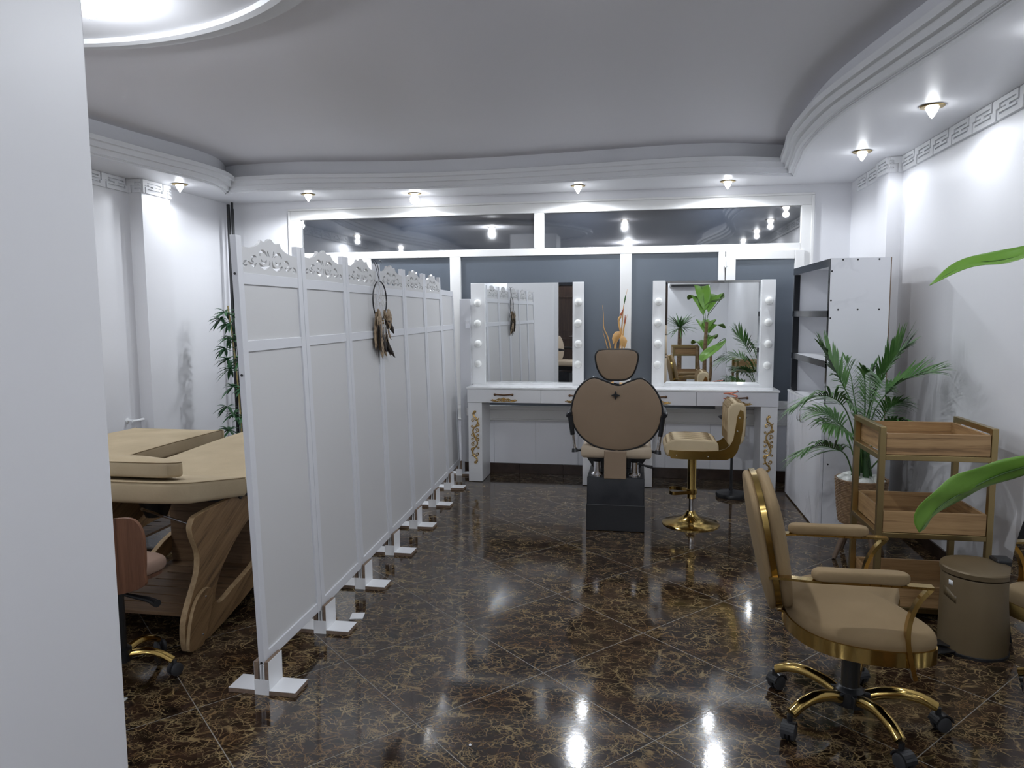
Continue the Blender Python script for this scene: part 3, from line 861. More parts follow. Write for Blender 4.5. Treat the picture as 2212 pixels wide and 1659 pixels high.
# ================================================================ VANITY TABLE
VY = 6.19
van = thing('vanity_table', 'long glossy white double vanity table with four drawers and gold scroll ornaments under the mirrors', 'vanity table', (-.166, VY, 0))
obj('table_top', MB().box(-1.49, 1.158, VY - .005, 6.56, .835, .853), 'gloss', van, smooth=0, bev=.003, world=True)
obj('drawer_case', MB().box(-1.483, 1.151, VY + .019, 6.55, .716, .835), 'white', van, smooth=0, world=True, bev=.001)
def curl(c, r, turns, a0, dirn, n=22, pinch=.15):
    return [(c[0] + r * (1 - (1 - pinch) * i / n) * math.cos(a0 + dirn * turns * 2 * PI * i / n), c[1] + r * (1 - (1 - pinch) * i / n) * math.sin(a0 + dirn * turns * 2 * PI * i / n)) for i in range(n + 1)]
def relief(k, pts, r0, fn, taper=True):
    n = len(pts)
    rs = [r0 * (math.sin(PI * (i + .6) / (n + .2)) ** .5 if taper else 1) for i in range(n)]
    k.tube([fn(a, b) for a, b in pts], [q * 1.12 for q in rs], 7)
def drawer_ornament(cx):
    k = MB(); f = lambda a, b: (cx + a, VY - .006, .738 + b)
    for s in (-1, 1):
        relief(k, [(x * s, z) for x, z in [(0, -.012), (.03, -.002), (.06, -.010), (.09, -.006), (.118, .002)]], .0048, f)
        relief(k, [(x * s, z) for x, z in [(.0, -.008), (.02, .012), (.045, .014), (.07, .0), (.095, .004), (.105, .012)]], .0042, f)
        relief(k, [(s * a, b) for a, b in curl((.038, .006), .013, 1.1, PI, 1)], .0035, f)
        relief(k, [(s * a, b) for a, b in curl((.078, .001), .009, 1.0, 0, -1)], .003, f)
        relief(k, [(x * s, z) for x, z in [(.004, -.004), (.012, .016), (.018, .024)]], .0045, f)
    relief(k, [(0, -.014), (0, .008), (0, .028)], .006, f)
    return k
x0 = -1.482
for i in range(4):
    a = x0 + i * .6580; b = a + .6555
    dw = obj('drawer', MB().box(a, b, VY, VY + .018, .717, .833), 'marbl' if i > 1 else 'white', van, smooth=0, bev=.002, world=True)
    c = (a + b) / 2
    k = MB().tube(cat([(c - .078, VY - .004, .789), (c - .06, VY - .016, .791), (c, VY - .019, .787), (c + .06, VY - .016, .791), (c + .078, VY - .004, .789)], 4), [.009] * 3 + [.006] * 11 + [.009] * 3, 8)
    k.sphere((c - .078, VY - .006, .789), .011, sy=.5).sphere((c + .078, VY - .006, .789), .011, sy=.5)
    hd = obj('handle', k, 'bronze', van, world=True); hd.parent = dw
    hd = obj('gold_ornament', drawer_ornament(c), 'ornam', van, world=True); hd.parent = dw
def leg_ornament(cx):
    k = MB(); f = lambda a, b: (cx + a, VY + .006, .405 + b)
    half = [(.006, .232), (-.016, .216), (-.012, .192), (.010, .172), (.024, .140), (.014, .105), (-.010, .082), (-.020, .050), (-.006, .020), (.0, .0)]
    for s_ in (1, -1):
        relief(k, [(p.x, p.y) for p in cat([(s_ * a, s_ * b, 0) for a, b in half], 3)], .0062, f, False)
        for c, r0, t_, a0, dr in [((.000, .226), .013, 1.0, PI, -1), ((-.018, .150), .018, 1.2, 0, 1), ((.026, .112), .017, 1.3, PI, 1), ((-.026, .098), .012, 1.1, 0, -1), ((.020, .060), .019, 1.3, PI, -1), ((-.022, .018), .017, 1.3, 0, 1), ((.024, .020), .013, 1.1, PI, 1)]:
            relief(k, curl((s_ * c[0], s_ * c[1]), r0, t_, a0 + (0 if s_ > 0 else PI), dr), .0042, f)
        for z in (.205, .190, .175, .160): relief(k, [(s_ * -.002, s_ * z), (s_ * (z - .16) * .3 - s_ * .022, s_ * (z + .010))], .0038, f)
        for z in (.150, .090, .040): relief(k, [(s_ * .004, s_ * z), (s_ * .030, s_ * (z + .014)), (s_ * .034, s_ * (z + .024))], .0042, f)
    relief(k, [(-.012, 0), (0, .012), (.012, 0), (0, -.012)], .006, f)
    return k
for a, b, nm in ((-1.478, -1.353, 'leg'), (1.012, 1.145, 'leg'), (-.462, .132, 'pedestal')):
    lg = obj(nm, MB().box(a, b, VY + .010, 6.545, 0.004, .716), 'white', van, smooth=0, bev=.002, world=True)
    if nm == 'leg':
        obj('gold_ornament', leg_ornament((a + b) / 2), 'ornam', van, world=True).parent = lg

# ================================================================ BULB MIRRORS
def vanity_mirror(x0, x1, g0, g1, label, bevel):
    t = thing('vanity_mirror', label, 'mirror', ((x0 + x1) / 2, 6.47, .853), group='bulb mirrors on the vanity table')
    for a, b in ((x0, g0), (g1, x1)):
        obj('light_strip', MB().box(a, b, 6.448, 6.50, .853, 1.772), 'gloss', t, smooth=0, bev=.002, world=True)
    obj('back_board', MB().box(g0, g1, 6.47, 6.498, .853, 1.770), 'white', t, smooth=0, world=True)
    obj('bottom_rail', MB().box(g0, g1, 6.450, 6.47, .853, .872), 'gloss', t, smooth=0, world=True)
    if bevel:
        k = MB(); bw = .022
        def P(x, z, y): return (x, y, z)
        X0, X1, Z0, Z1 = g0 + .002, g1 - .002, .873, 1.770
        o_ = [P(X0, Z0, 6.4695), P(X1, Z0, 6.4695), P(X1, Z1, 6.4695), P(X0, Z1, 6.4695)]
        i_ = [P(X0 + bw, Z0 + bw, 6.4665), P(X1 - bw, Z0 + bw, 6.4665), P(X1 - bw, Z1 - bw, 6.4665), P(X0 + bw, Z1 - bw, 6.4665)]
        k.add(o_ + i_, [(4, 5, 6, 7), (0, 1, 5, 4), (1, 2, 6, 5), (2, 3, 7, 6), (3, 0, 4, 7)])
        obj('mirror_glass', k, 'mirror', t, smooth=0, world=True)
    else:
        obj('mirror_glass', MB().box(g0 + .001, g1 - .001, 6.4665, 6.4695, .873, 1.770), 'mirror', t, smooth=0, world=True)
    for s, cx in ((0, (x0 + g0) / 2 - (.006 if bevel else 0)), (1, (g1 + x1) / 2)):
        for j in range(4):
            z = 1.592 - j * .1835
            xx = cx + (0 if j % 2 else .003)
            bl = obj('bulb', MB().sphere((xx, 6.428, z), .034, sy=.82).lathe([(.014, 0), (.014, .02)], (xx, 6.448, z), 14, Matrix.Rotation(R(90), 4, 'X')), 'bulb_off', t, world=True)
    return t
vanity_mirror(-1.50, -.474, -1.37, -.574, 'left one of the two bulb mirrors, reflecting the folding screen and the dark door', False)
vanity_mirror(.124, 1.146, .229, 1.034, 'right one of the two bulb mirrors, reflecting the green banana plant', True)

# ================================================================ CRANE ORNAMENT
cr_ = thing('crane_ornament', 'carved yellow wooden pair of long-beaked cranes among reeds, on the vanity behind the headrest', 'ornament', (-.19, 6.38, .853))
obj('base', MB().lathe([(.09, 0), (.095, .01), (.08, .03), (.03, .04)], (-.19, 6.38, .853), 32), 'cane', cr_, world=True)
def S3(pts, y): return [Vector((a, y, b)) for a, b in pts]
c1 = obj('crane', MB().tube(cat(S3([(-.145, 1.470), (-.150, 1.463), (-.162, 1.445), (-.164, 1.410), (-.156, 1.368), (-.147, 1.327), (-.152, 1.296), (-.176, 1.262), (-.192, 1.225), (-.193, 1.10), (-.19, .885)], 6.38), 4), [.006] * 4 + [.011] * 6 + [.008] * 6 + [.008] * 12 + [.010] * 8 + [.006] * 5, 10), 'cane', cr_, world=True)
obj('wing', MB().puff([(-.157, 1.337), (-.191, 1.334), (-.214, 1.307), (-.222, 1.273), (-.211, 1.222), (-.190, 1.252), (-.160, 1.279), (-.147, 1.305)], lambda u, v, w_: (u, 6.38 - w_, v), -.012, .014, .010, .006), 'cane', cr_, world=True).parent = c1
obj('beak', MB().tube(S3([(-.150, 1.474), (-.133, 1.510), (-.126, 1.532)], 6.38), [.010, .006, .003], 8), 'redw', cr_, world=True).parent = c1
c2 = obj('crane', MB().tube(cat(S3([(-.114, 1.405), (-.122, 1.361), (-.128, 1.314), (-.141, 1.275), (-.135, 1.2), (-.15, 1.1), (-.17, .885)], 6.355), 4), [.007] * 8 + [.010] * 8 + [.007] * 9, 10), 'cane', cr_, world=True)
obj('wing', MB().puff([(-.130, 1.304), (-.102, 1.280), (-.090, 1.253), (-.099, 1.219), (-.113, 1.186), (-.136, 1.226), (-.148, 1.260), (-.146, 1.287)], lambda u, v, w_: (u, 6.355 - w_, v), -.012, .014, .010, .006), 'cane', cr_, world=True).parent = c2
obj('beak', MB().tube(S3([(-.114, 1.405), (-.110, 1.442), (-.111, 1.480)], 6.355), [.008, .006, .002], 8), 'redw', cr_, world=True).parent = c2
for P_, m_ in (([(-.308, 1.566), (-.298, 1.477), (-.294, 1.368), (-.259, 1.286), (-.225, 1.14), (-.20, .89)], 'cane'), ([(-.304, 1.340), (-.279, 1.258), (-.250, 1.14), (-.21, .89)], 'cane'), ([(-.092, 1.483), (-.124, 1.340), (-.156, 1.179), (-.175, .89)], 'cane'), ([(-.093, 1.702), (-.113, 1.611), (-.127, 1.530), (-.140, 1.35), (-.165, 1.1), (-.18, .89)], 'cane')):
    c = cat(S3(P_, 6.39), 4); n = len(c)
    obj('reed', MB().tube(c, [.0012 + .0045 * min(1, 1.6 * i / n) for i in range(n)], 7), m_, cr_, world=True)
obj('reed_head', MB().tube(S3([(-.120, 1.575), (-.114, 1.612), (-.108, 1.648)], 6.39), [.003, .0065, .004], 8), 'gstem', cr_, world=True)

# ================================================================ BARBER CHAIR
def barber_chair(name, label, loc, rot):
    t = thing(name, label, 'barber chair', loc, rot)
    # local: +y is the sitter's forward; the camera sees the back
    B = obj('base', MB().prism([(-.22, 0), (-.22, .185), (-.185, .37), (.25, .37), (.25, 0)], lambda u, v, w_: (w_, u, v), -.196, .196), 'blackm', t, smooth=20, bev=.006)
    obj('base_skirt', MB().box(-.199, .199, -.223, .253, .002, .186), 'black', t, smooth=0, bev=.003).parent = B
    for s in (-1, 1):
        obj('column', MB().lathe([(.045, .37), (.045, .382), (.036, .392), (.029, .396), (.029, .47)], (s * .127, -.13, 0), 24), 'chrome', t)
    obj('seat_pan', MB().prism([(-.215, .492), (-.16, .405), (.16, .405), (.215, .492)], lambda u, v, w_: (u, w_, v), -.06, .42), 'black', t, smooth=0, bev=.006)
    sq = [(-.235, -.25), (-.20, -.285), (.20, -.285), (.235, -.25), (.24, .0), (.235, .22), (.19, .26), (-.19, .26), (-.235, .22), (-.24, .0)]
    obj('seat', MB().puff([(p.x, p.y) for p in cat([(a, b, 0) for a, b in sq], 4, True)], lambda u, v, w_: (u, v + .14, w_), .490, .585, .035, .02), 'tanlt', t)
    obj('back_flap', MB().box(-.079, .072, -.215, -.195, .365, .56), 'tan', t, smooth=0, bev=.006)
    # reclined back, heart-topped
    TL = .10
    k0 = lambda y0: (lambda u, v, w_: (u, y0 - (v - .55) * TL - w_, v))
    bp = [(1283, 818), (1262, 828), (1244, 850), (1234, 880), (1233, 908), (1243, 935), (1262, 957), (1290, 973), (1335, 981), (1375, 974), (1403, 959), (1423, 935), (1433, 905), (1432, 875), (1420, 848), (1402, 827), (1385, 819), (1362, 826), (1337, 835), (1308, 826)]
    out = [((px - 1333) * .00306, 1.059 - (py - 818) * .00312) for px, py in bp]
    out = [(p.x, p.y) for p in cat([(a, b, 0) for a, b in out], 4, True)]
    cen = (0, .80)
    bk = obj('backrest', MB().puff(out, k0(-.13), -.07, .012, .03, 0.010, .02, c=cen), 'tanlt', t)
    sc = lambda f: [(cen[0] + (a - cen[0]) * f, cen[1] + (b - cen[1]) * f) for a, b in out]
    obj('back_shell', MB().puff(sc(.985), k0(-.13), .0, .026, .006, 0.008, c=cen), 'tan', t).parent = bk
    obj('piping', MB().tube([k0(-.13)(a, b, .012) for a, b in sc(1.0)], .0075, 8, closed=True), 'black', t).parent = bk
    # four-pointed knob
    st = []
    for i in range(16):
        a = i * PI / 8; r0 = .031 if i % 4 == 0 else (.012 if i % 4 == 2 else .016)
        st.append((-.004 + r0 * math.cos(a), .942 + r0 * math.sin(a)))
    obj('recline_knob', MB().prism(st, k0(-.13), .028, .050), 'black', t, smooth=20, bev=.003)
    # headrest
    hp = [(1290, 766), (1302, 757), (1336, 756), (1370, 757), (1383, 767), (1381, 788), (1372, 810), (1358, 821), (1336, 823), (1313, 821), (1299, 808), (1291, 788)]
    out2 = [((px - 1336) * .00303, 1.059 - (py - 818) * .00312) for px, py in hp]
    out2 = [(p.x, p.y) for p in cat([(a, b, 0) for a, b in out2], 4, True)]
    c2_ = (0, 1.15)
    hr = obj('headrest', MB().puff(out2, k0(-.125), -.06, .010, .025, .012, .02, c=c2_), 'tanlt', t)
    sc2 = [(c2_[0] + (a - c2_[0]) * .97, c2_[1] + (b - c2_[1]) * .97) for a, b in out2]
    obj('headrest_shell', MB().puff(sc2, k0(-.125), .0, .022, .006, .006, c=c2_), 'tan', t).parent = hr
    obj('piping', MB().tube([k0(-.125)(a, b, .010) for a, b in out2], .0068, 8, closed=True), 'black', t).parent = hr
    obj('headrest_post', MB().box(-.02, .02, -.158, -.148, 1.00, 1.10), 'chrome', t, smooth=0).parent = hr
    for s in (-1, 1):
        ar = obj('armrest', MB().tube(cat([(s * .322, -.20, .800), (s * .320, -.12, .812), (s * .315, .05, .810), (s * .310, .20, .800)], 5), [.020] + [.028] * 13 + [.018] * 2, 12, flat=.65), 'blackm', t)
        obj('arm_post', MB().tube([(s * .315, -.18, .80), (s * .298, -.17, .66)], [.020, .017], 12, flat=.8), 'black', t).parent = ar
        obj('arm_rod', MB().tube([(s * .299, -.17, .67), (s * .284, -.16, .555)], .012, 14), 'chrome', t).parent = ar
        obj('arm_socket', MB().tube([(s * .285, -.16, .562), (s * .282, -.16, .538)], [.018, .024], 14).tube([(s * .28, -.16, .547), (s * .20, -.10, .547)], .010, 8), 'black', t).parent = ar
    obj('lever', MB().tube([(.14, -.10, .46), (.20, -.16, .452), (.245, -.18, .448)], [.006, .007, .012], 10), 'black', t)
    fr_ = obj('footrest_frame', MB().tube([(-.15, .36, .44), (-.15, .55, .25), (-.15, .62, .12), (.15, .62, .12), (.15, .55, .25), (.15, .36, .44)], .014, 10), 'chrome', t)
    obj('footplate', MB().box(-.16, .16, .56, .72, .10, .12), 'black', t, smooth=0, bev=.004).parent = fr_
    return t
bc = barber_chair('barber_chair', 'brown barber chair with heart-shaped back and headrest on a black box base, facing the vanity', (-.14, 5.12, 0), 0)
dup(bc, (-1.45, -1.0, 0), R(-70), 'second brown barber chair near the dark rear door, seen only in the left mirror')

# ================================================================ BAR STOOL
bs = thing('bar_stool', 'beige channel-stitched bar stool on a gold column and round gold base, sideways to the vanity', 'bar stool', (.385, 5.17, 0), R(0))
lx = lambda x: x - .385
obj('base', MB().lathe([(.200, 0), (.200, .006), (.190, .012), (.12, .028), (.06, .052), (.036, .078), (.030, .095), (.001, .096)], (0, 0, 0), 48), 'gold', bs)
obj('gas_lift', MB().lathe([(.019, .09), (.019, .20)], (.003, 0, 0), 20), 'chrome', bs)
obj('column', MB().lathe([(.030, .185), (.032, .19), (.030, .195), (.030, .50), (.045, .503), (.045, .512)], (.003, 0, 0), 28), 'gold', bs)
fr = cat([(.0, -.040, .235), (-.06, -.062, .235), (-.125, -.085, .235), (-.150, -.060, .235), (-.152, .0, .235), (-.150, .060, .235), (-.125, .085, .235), (-.06, .062, .235), (.0, .040, .235)], 5)
k = MB()
for i in range(len(fr) - 1): k.bar(fr[i], fr[i + 1] + (fr[i + 1] - fr[i]) * .15, .004, .024)
obj('footrest', k.lathe([(.033, .216), (.037, .22), (.037, .25), (.033, .254)], (.003, 0, 0), 24), 'gold', bs)
# side plates: an L that sweeps up behind
outp = [(.235, .502), (.30, .498), (.50, .497), (.60, .500), (.645, .520), (.672, .560), (.690, .63), (.703, .72), (.708, .80), (.703, .835)]
inp = [(.683, .845), (.665, .80), (.655, .72), (.642, .64), (.622, .600), (.59, .575), (.545, .562), (.45, .556), (.30, .556), (.222, .56), (.216, .53)]
for s in (-1, 1):
    sp = obj('side_plate', MB().prism([(lx(a), b) for a, b in outp + inp], lambda u, v, w_: (u, w_, v), s * .172 - .003, s * .172 + .003), 'gold', bs, smooth=20)
    k = MB()
    for a, b in ((.27, .525), (.48, .52), (.68, .79), (.668, .70)): k.sphere((lx(a), s * .176, b), .006, n=10, rings=6)
    obj('screw', k, 'chrome', sp).parent = sp
seat_poly = [(.195, .530), (.187, .552), (.190, .585), (.215, .617), (.260, .634), (.34, .636), (.45, .634), (.52, .627), (.548, .605), (.552, .55), (.30, .540), (.235, .513), (.21, .510)]
obj('seat', MB().prism([(lx(a), b) for a, b in seat_poly], lambda u, v, w_: (u, w_, v), -.168, .168), 'bedcl', bs, smooth=40, bev=.014, seg=3)
obj('back_cushion', MB().prism([(lx(a), b) for a, b in [(.606, .845), (.604, .70), (.612, .60), (.640, .592), (.658, .64), (.668, .72), (.690, .72), (.70, .60), (.716, .62), (.722, .72), (.722, .86), (.712, .885), (.66, .893), (.625, .883)][:5] + [(.690, .600), (.716, .64), (.722, .74), (.722, .86), (.708, .885), (.66, .893), (.625, .880)]], lambda u, v, w_: (u, w_, v), -.168, .168), 'bedcl', bs, smooth=40, bev=.014, seg=3)
k = MB()
for s_ in range(-4, 5):
    y = s_ * .037
    k.tube([(lx(.20), y, .603), (lx(.24), y, .630), (lx(.34), y, .6375), (lx(.50), y, .6325), (lx(.545), y, .608)], .0022, 5)
    k.tube([(lx(.604), y, .62), (lx(.6035), y, .75), (lx(.606), y, .855), (lx(.63), y, .886), (lx(.68), y, .893), (lx(.715), y, .88), (lx(.7225), y, .75), (lx(.720), y, .66)], .0022, 5)
obj('stitching', k, 'suede', bs)

# ================================================================ HAIR-DRYER STAND
hs = thing('dryer_stand', 'black stand with small tray and red copper spiral, behind the bar stool', 'stand', (.762, 6.0, 0))
obj('base', MB().lathe([(.120, 0), (.122, .02), (.115, .034), (.05, .042), (.016, .05), (.001, .05)], (0, 0, 0), 40), 'black', hs)
obj('pole', MB().lathe([(.016, .045), (.011, .09), (.010, .64)], (0, 0, 0), 16), 'black', hs)
obj('tray', MB().lathe([(.030, .622), (.085, .630), (.112, .652), (.114, .656), (.108, .655), (.082, .636), (.001, .632)], (0, 0, 0), 36), 'black', hs)
sp_ = [(-.020 + .052 * math.cos(a), .052 * math.sin(a), .66 + .205 * a / (5 * 2 * PI)) for a in [2 * PI * 5 * i / 110 for i in range(111)]]
obj('spiral_holder', MB().tube(sp_, .0055, 8), 'copper', hs)
obj('spiral_tip', MB().sphere(sp_[-1], .009, n=10, rings=6), 'black', hs)

# ================================================================ SHELF UNIT
sh = thing('shelf_cabinet', 'tall white shelf cabinet with black-edged open shelves above two doors, against the right wall', 'cabinet', (1.42, 5.62, 0))
XF = 1.235; Y0, Y1, X1_ = 5.05, 6.185, 1.60
for y0, y1 in ((Y0, Y0 + .018), (Y1 - .018, Y1)):
    obj('side_panel', MB().box(XF, X1_, y0, y1, 0.004, 1.845), 'marbl', sh, smooth=0, bev=.0008, world=True)
k = MB()
for x in (1.31, 1.40, 1.53): k.lathe([(.006, 0), (.006, .0015)], (x, Y0 + .0005, 1.833), 12, Matrix.Rotation(R(90), 4, 'X'))
for x in (1.29, 1.41, 1.54): k.lathe([(.006, 0), (.006, .0015)], (x, Y0 + .0005, 1.51), 12, Matrix.Rotation(R(90), 4, 'X'))
for z in (1.76, 1.57, 1.455, 1.28, 1.14): k.lathe([(.006, 0), (.006, .0015)], (1.244, Y0 + .0005, z), 12, Matrix.Rotation(R(90), 4, 'X'))
for z in (.83, .48): k.lathe([(.006, 0), (.006, .0015)], (1.262, Y0 + .0005, z), 12, Matrix.Rotation(R(90), 4, 'X'))
obj('screw_cap', k, 'black', sh, world=True)
obj('raw_edge', MB().box(X1_, X1_ + .006, Y0, Y1, .004, 1.845), 'mdf', sh, smooth=0, world=True)
obj('back_panel', MB().box(X1_ - .012, X1_ - .002, Y0 + .018, Y1 - .018, .02, 1.84), 'white', sh, smooth=0, world=True)
obj('top_panel', MB().box(XF, X1_, Y0 + .018, Y1 - .018, 1.827, 1.845), 'white', sh, smooth=0, world=True)
for z in (1.500, 1.165, .858):
    s_ = obj('shelf', MB().box(XF + .002, X1_ - .012, Y0 + .018, Y1 - .018, z - .016, z), 'white', sh, smooth=0, world=True)
    if z > 1: obj('shelf_edge', MB().box(XF - .003, XF + .002, Y0 + .01, Y1 - .01, z - .040, z + .004), 'edge', sh, smooth=0, world=True).parent = s_
k = MB().box(XF - .003, XF, Y0 + .004, Y1 - .004, 1.79, 1.842).box(XF - .003, XF, Y0 + .004, Y0 + .040, .865, 1.79).box(XF - .003, XF + .040, Y1 - .055, Y1 - .018, .865, 1.79)
obj('black_edging', k, 'edge', sh, smooth=0, world=True)
for i, (a, b) in enumerate(((Y0 + .004, (Y0 + Y1) / 2 - .0015), ((Y0 + Y1) / 2 + .0015, Y1 - .004))):
    d_ = obj('cabinet_door', MB().box(XF - .020, XF - .002, a, b, .012, .850), 'marbl', sh, smooth=0, bev=.001, world=True)
    yy = (Y0 + Y1) / 2 + (-.05 if i == 0 else .05)
    k = MB().tube([(XF - .02, yy, .80), (XF - .045, yy, .797), (XF - .048, yy, .79), (XF - .048, yy, .70), (XF - .045, yy, .69), (XF - .02, yy, .687)], .0045, 8)
    obj('wire_handle', k, 'chrome', sh, world=True).parent = d_
obj('cabinet_top', MB().box(XF - .022, XF + .002, Y0, Y1, .851, .868), 'gloss', sh, smooth=0, world=True, bev=.001)

# ================================================================ TROLLEY
tr = thing('trolley', 'three-tier oak tray trolley in a square brushed-gold frame by the right wall', 'trolley', (1.408, 3.885, 0))
ax, bx_, ay, by = -.258, .258, -.215, .215
pw = .028
for sx in (-1, 1):
    for sy in (-1, 1):
        cx, cy = sx * (.258 - pw / 2), sy * (.215 - pw / 2)
        obj('post', MB().box(cx - pw / 2, cx + pw / 2, cy - pw / 2, cy + pw / 2, .055, .948), 'brass', tr, smooth=0, bev=.002)
        cs = obj('caster', MB().lathe([(.020, -.011), (.024, -.008), (.024, .008), (.020, .011)], (cx, cy, .024), 20, Matrix.Rotation(R(90), 4, 'X')).lathe([(.008, .03), (.008, .056)], (cx, cy, 0), 10), 'black', tr)
    obj('side_rail', MB().box(sx * .258 - (pw if sx > 0 else 0), sx * .258 + (0 if sx > 0 else pw), ay + pw, by - pw, .920, .948), 'brass', tr, smooth=0, bev=.002)
for zt, zb in ((.917, .815), (.537, .434), (.167, .064)):
    k = MB(); tk = .012
    X0, X1, Y0_, Y1_ = ax + pw + .002, bx_ - pw - .002, ay + .004, by - .004
    ty = obj('tray', MB().box(X0, X1, Y0_, Y0_ + tk, zb, zt).box(X0, X1, Y1_ - tk, Y1_, zb, zt).box(X0, X1, Y0_ + tk, Y1_ - tk, zb, zb + .01), 'oakx', tr, smooth=0, bev=.0012)
    for xe in (X0, X1 - tk): obj('tray_end', MB().box(xe, xe + tk, Y0_ + tk, Y1_ - tk, zb + .01, zt), 'oaky', tr, smooth=0, bev=.0012).parent = ty
    fz = obj('frame_rail', MB().box(ax + pw, bx_ - pw, ay, ay + pw, zb - .028, zb - .002).box(ax + pw, bx_ - pw, by - pw, by, zb - .028, zb - .002).box(ax, ax + pw, ay + pw, by - pw, zb - .028, zb - .002).box(bx_ - pw, bx_, ay + pw, by - pw, zb - .028, zb - .002), 'brass', tr, smooth=0, bev=.002)
dup(tr, (.78, .55, 0), R(90), 'second oak trolley beside the camera, seen only in the right mirror')

# ================================================================ PEDAL BIN
bn = thing('pedal_bin', 'round taupe metallic pedal bin with closed lid beside the trolley', 'bin', (1.485, 3.40, 0))
obj('body', MB().lathe([(.130, .0), (.136, .004), (.136, .340), (.134, .346), (.001, .346)], (0, 0, 0), 56), 'bin', bn)
obj('lid', MB().lathe([(.132, .352), (.141, .354), (.142, .374), (.138, .380), (.125, .384), (.08, .390), (.001, .392)], (0, 0, 0), 56), 'bin', bn)
obj('bottom_ring', MB().lathe([(.139, 0), (.140, .012), (.137, .014)], (0, 0, 0), 56), 'black', bn)
obj('pedal', MB().bar((-.10, -.05, .015), (-.20, -.10, .022), .07, .006).bar((-.12, -.04, .03), (-.21, -.05, .045), .06, .005), 'black', bn, smooth=0, bev=.002)
obj('hinge_box', MB().box(.09, .165, .02, .10, .28, .40), 'black', bn, smooth=0, bev=.008)
def onbin(a0, a1, z0, z1, r=.1368, n=6):
    return [[(r * math.cos(a0 + (a1 - a0) * i / n), r * math.sin(a0 + (a1 - a0) * i / n), z) for i in range(n + 1)] for z in (z0, z1)]
obj('torn_sticker', MB().grid(onbin(R(-160), R(-151), .305, .327)), 'white', bn, solid=.0006)
M['tape'] = mat('brown_tape', (.135, .10, .052, 1), .3)
obj('tape_strip', MB().grid([[(.1366 * math.cos(R(a)), .1366 * math.sin(R(a)), z) for a, z in ((-172, .29), (-160, .285), (-148, .265), (-143, .262))], [(.1366 * math.cos(R(a)), .1366 * math.sin(R(a)), z) for a, z in ((-172, .25), (-160, .245), (-148, .235), (-143, .23))]]), 'tape', bn, solid=.0004)
# black power brick and its cable by the wall
pb = thing('power_brick', 'black box with a looped cable on the floor against the wall behind the bin', 'power adapter', (1.72, 3.52, 0))
obj('housing', MB().box(-.05, .05, -.05, .05, 0, .10), 'black', pb, smooth=0, bev=.006)
obj('cable', MB().tube(cat([(.0, .0, .09), (-.03, .02, .28), (-.01, .0, .40), (.03, -.02, .38), (.04, -.04, .2), (.05, -.05, .02)], 6), .004, 8), 'black', pb)

# ================================================================ FLOOR SCRAPS
tag(obj('board_offcut', MB().box(-.032, .032, -.036, .036, 0, .004), 'white', smooth=0), 'small white board offcut lying on the floor beside the screen feet', 'offcut').location = (-1.362, 3.285, .0005)
bpy.data.objects['board_offcut'].rotation_euler.z = R(12)
M['clear'] = mat('clear_plastic', (.75, .78, .76, 1), .15)
M['clear'].node_tree.nodes['Principled BSDF'].inputs['Transmission Weight'].default_value = .25
k = MB()
rows = []
for i in range(9):
    t_ = i / 8; wv = .016 * math.sin(PI * (.06 + .88 * t_)) ** .6
    rows.append([((j / 4 - .5) * 2 * wv, t_ * .10 - .05, .006 * (1 - (j / 2 - 1) ** 2) + .001 + .002 * math.sin(i * 2 + j)) for j in range(5)])
pl_ = tag(obj('plastic_wrapper', k.grid(rows), 'clear', solid=.0006, thick_off=1), 'small crumpled clear plastic wrapper on the floor near the pillar', 'wrapper')
pl_.location = (-1.985, 2.36, .001); pl_.rotation_euler.z = R(-25)
tag(obj('white_bead', MB().sphere((0, 0, .004), .005, n=10, rings=6, sz=.7), 'white'), 'tiny white bead on the dark floor at the bottom middle of the photo', 'bead').location = (-.56, 2.32, 0)
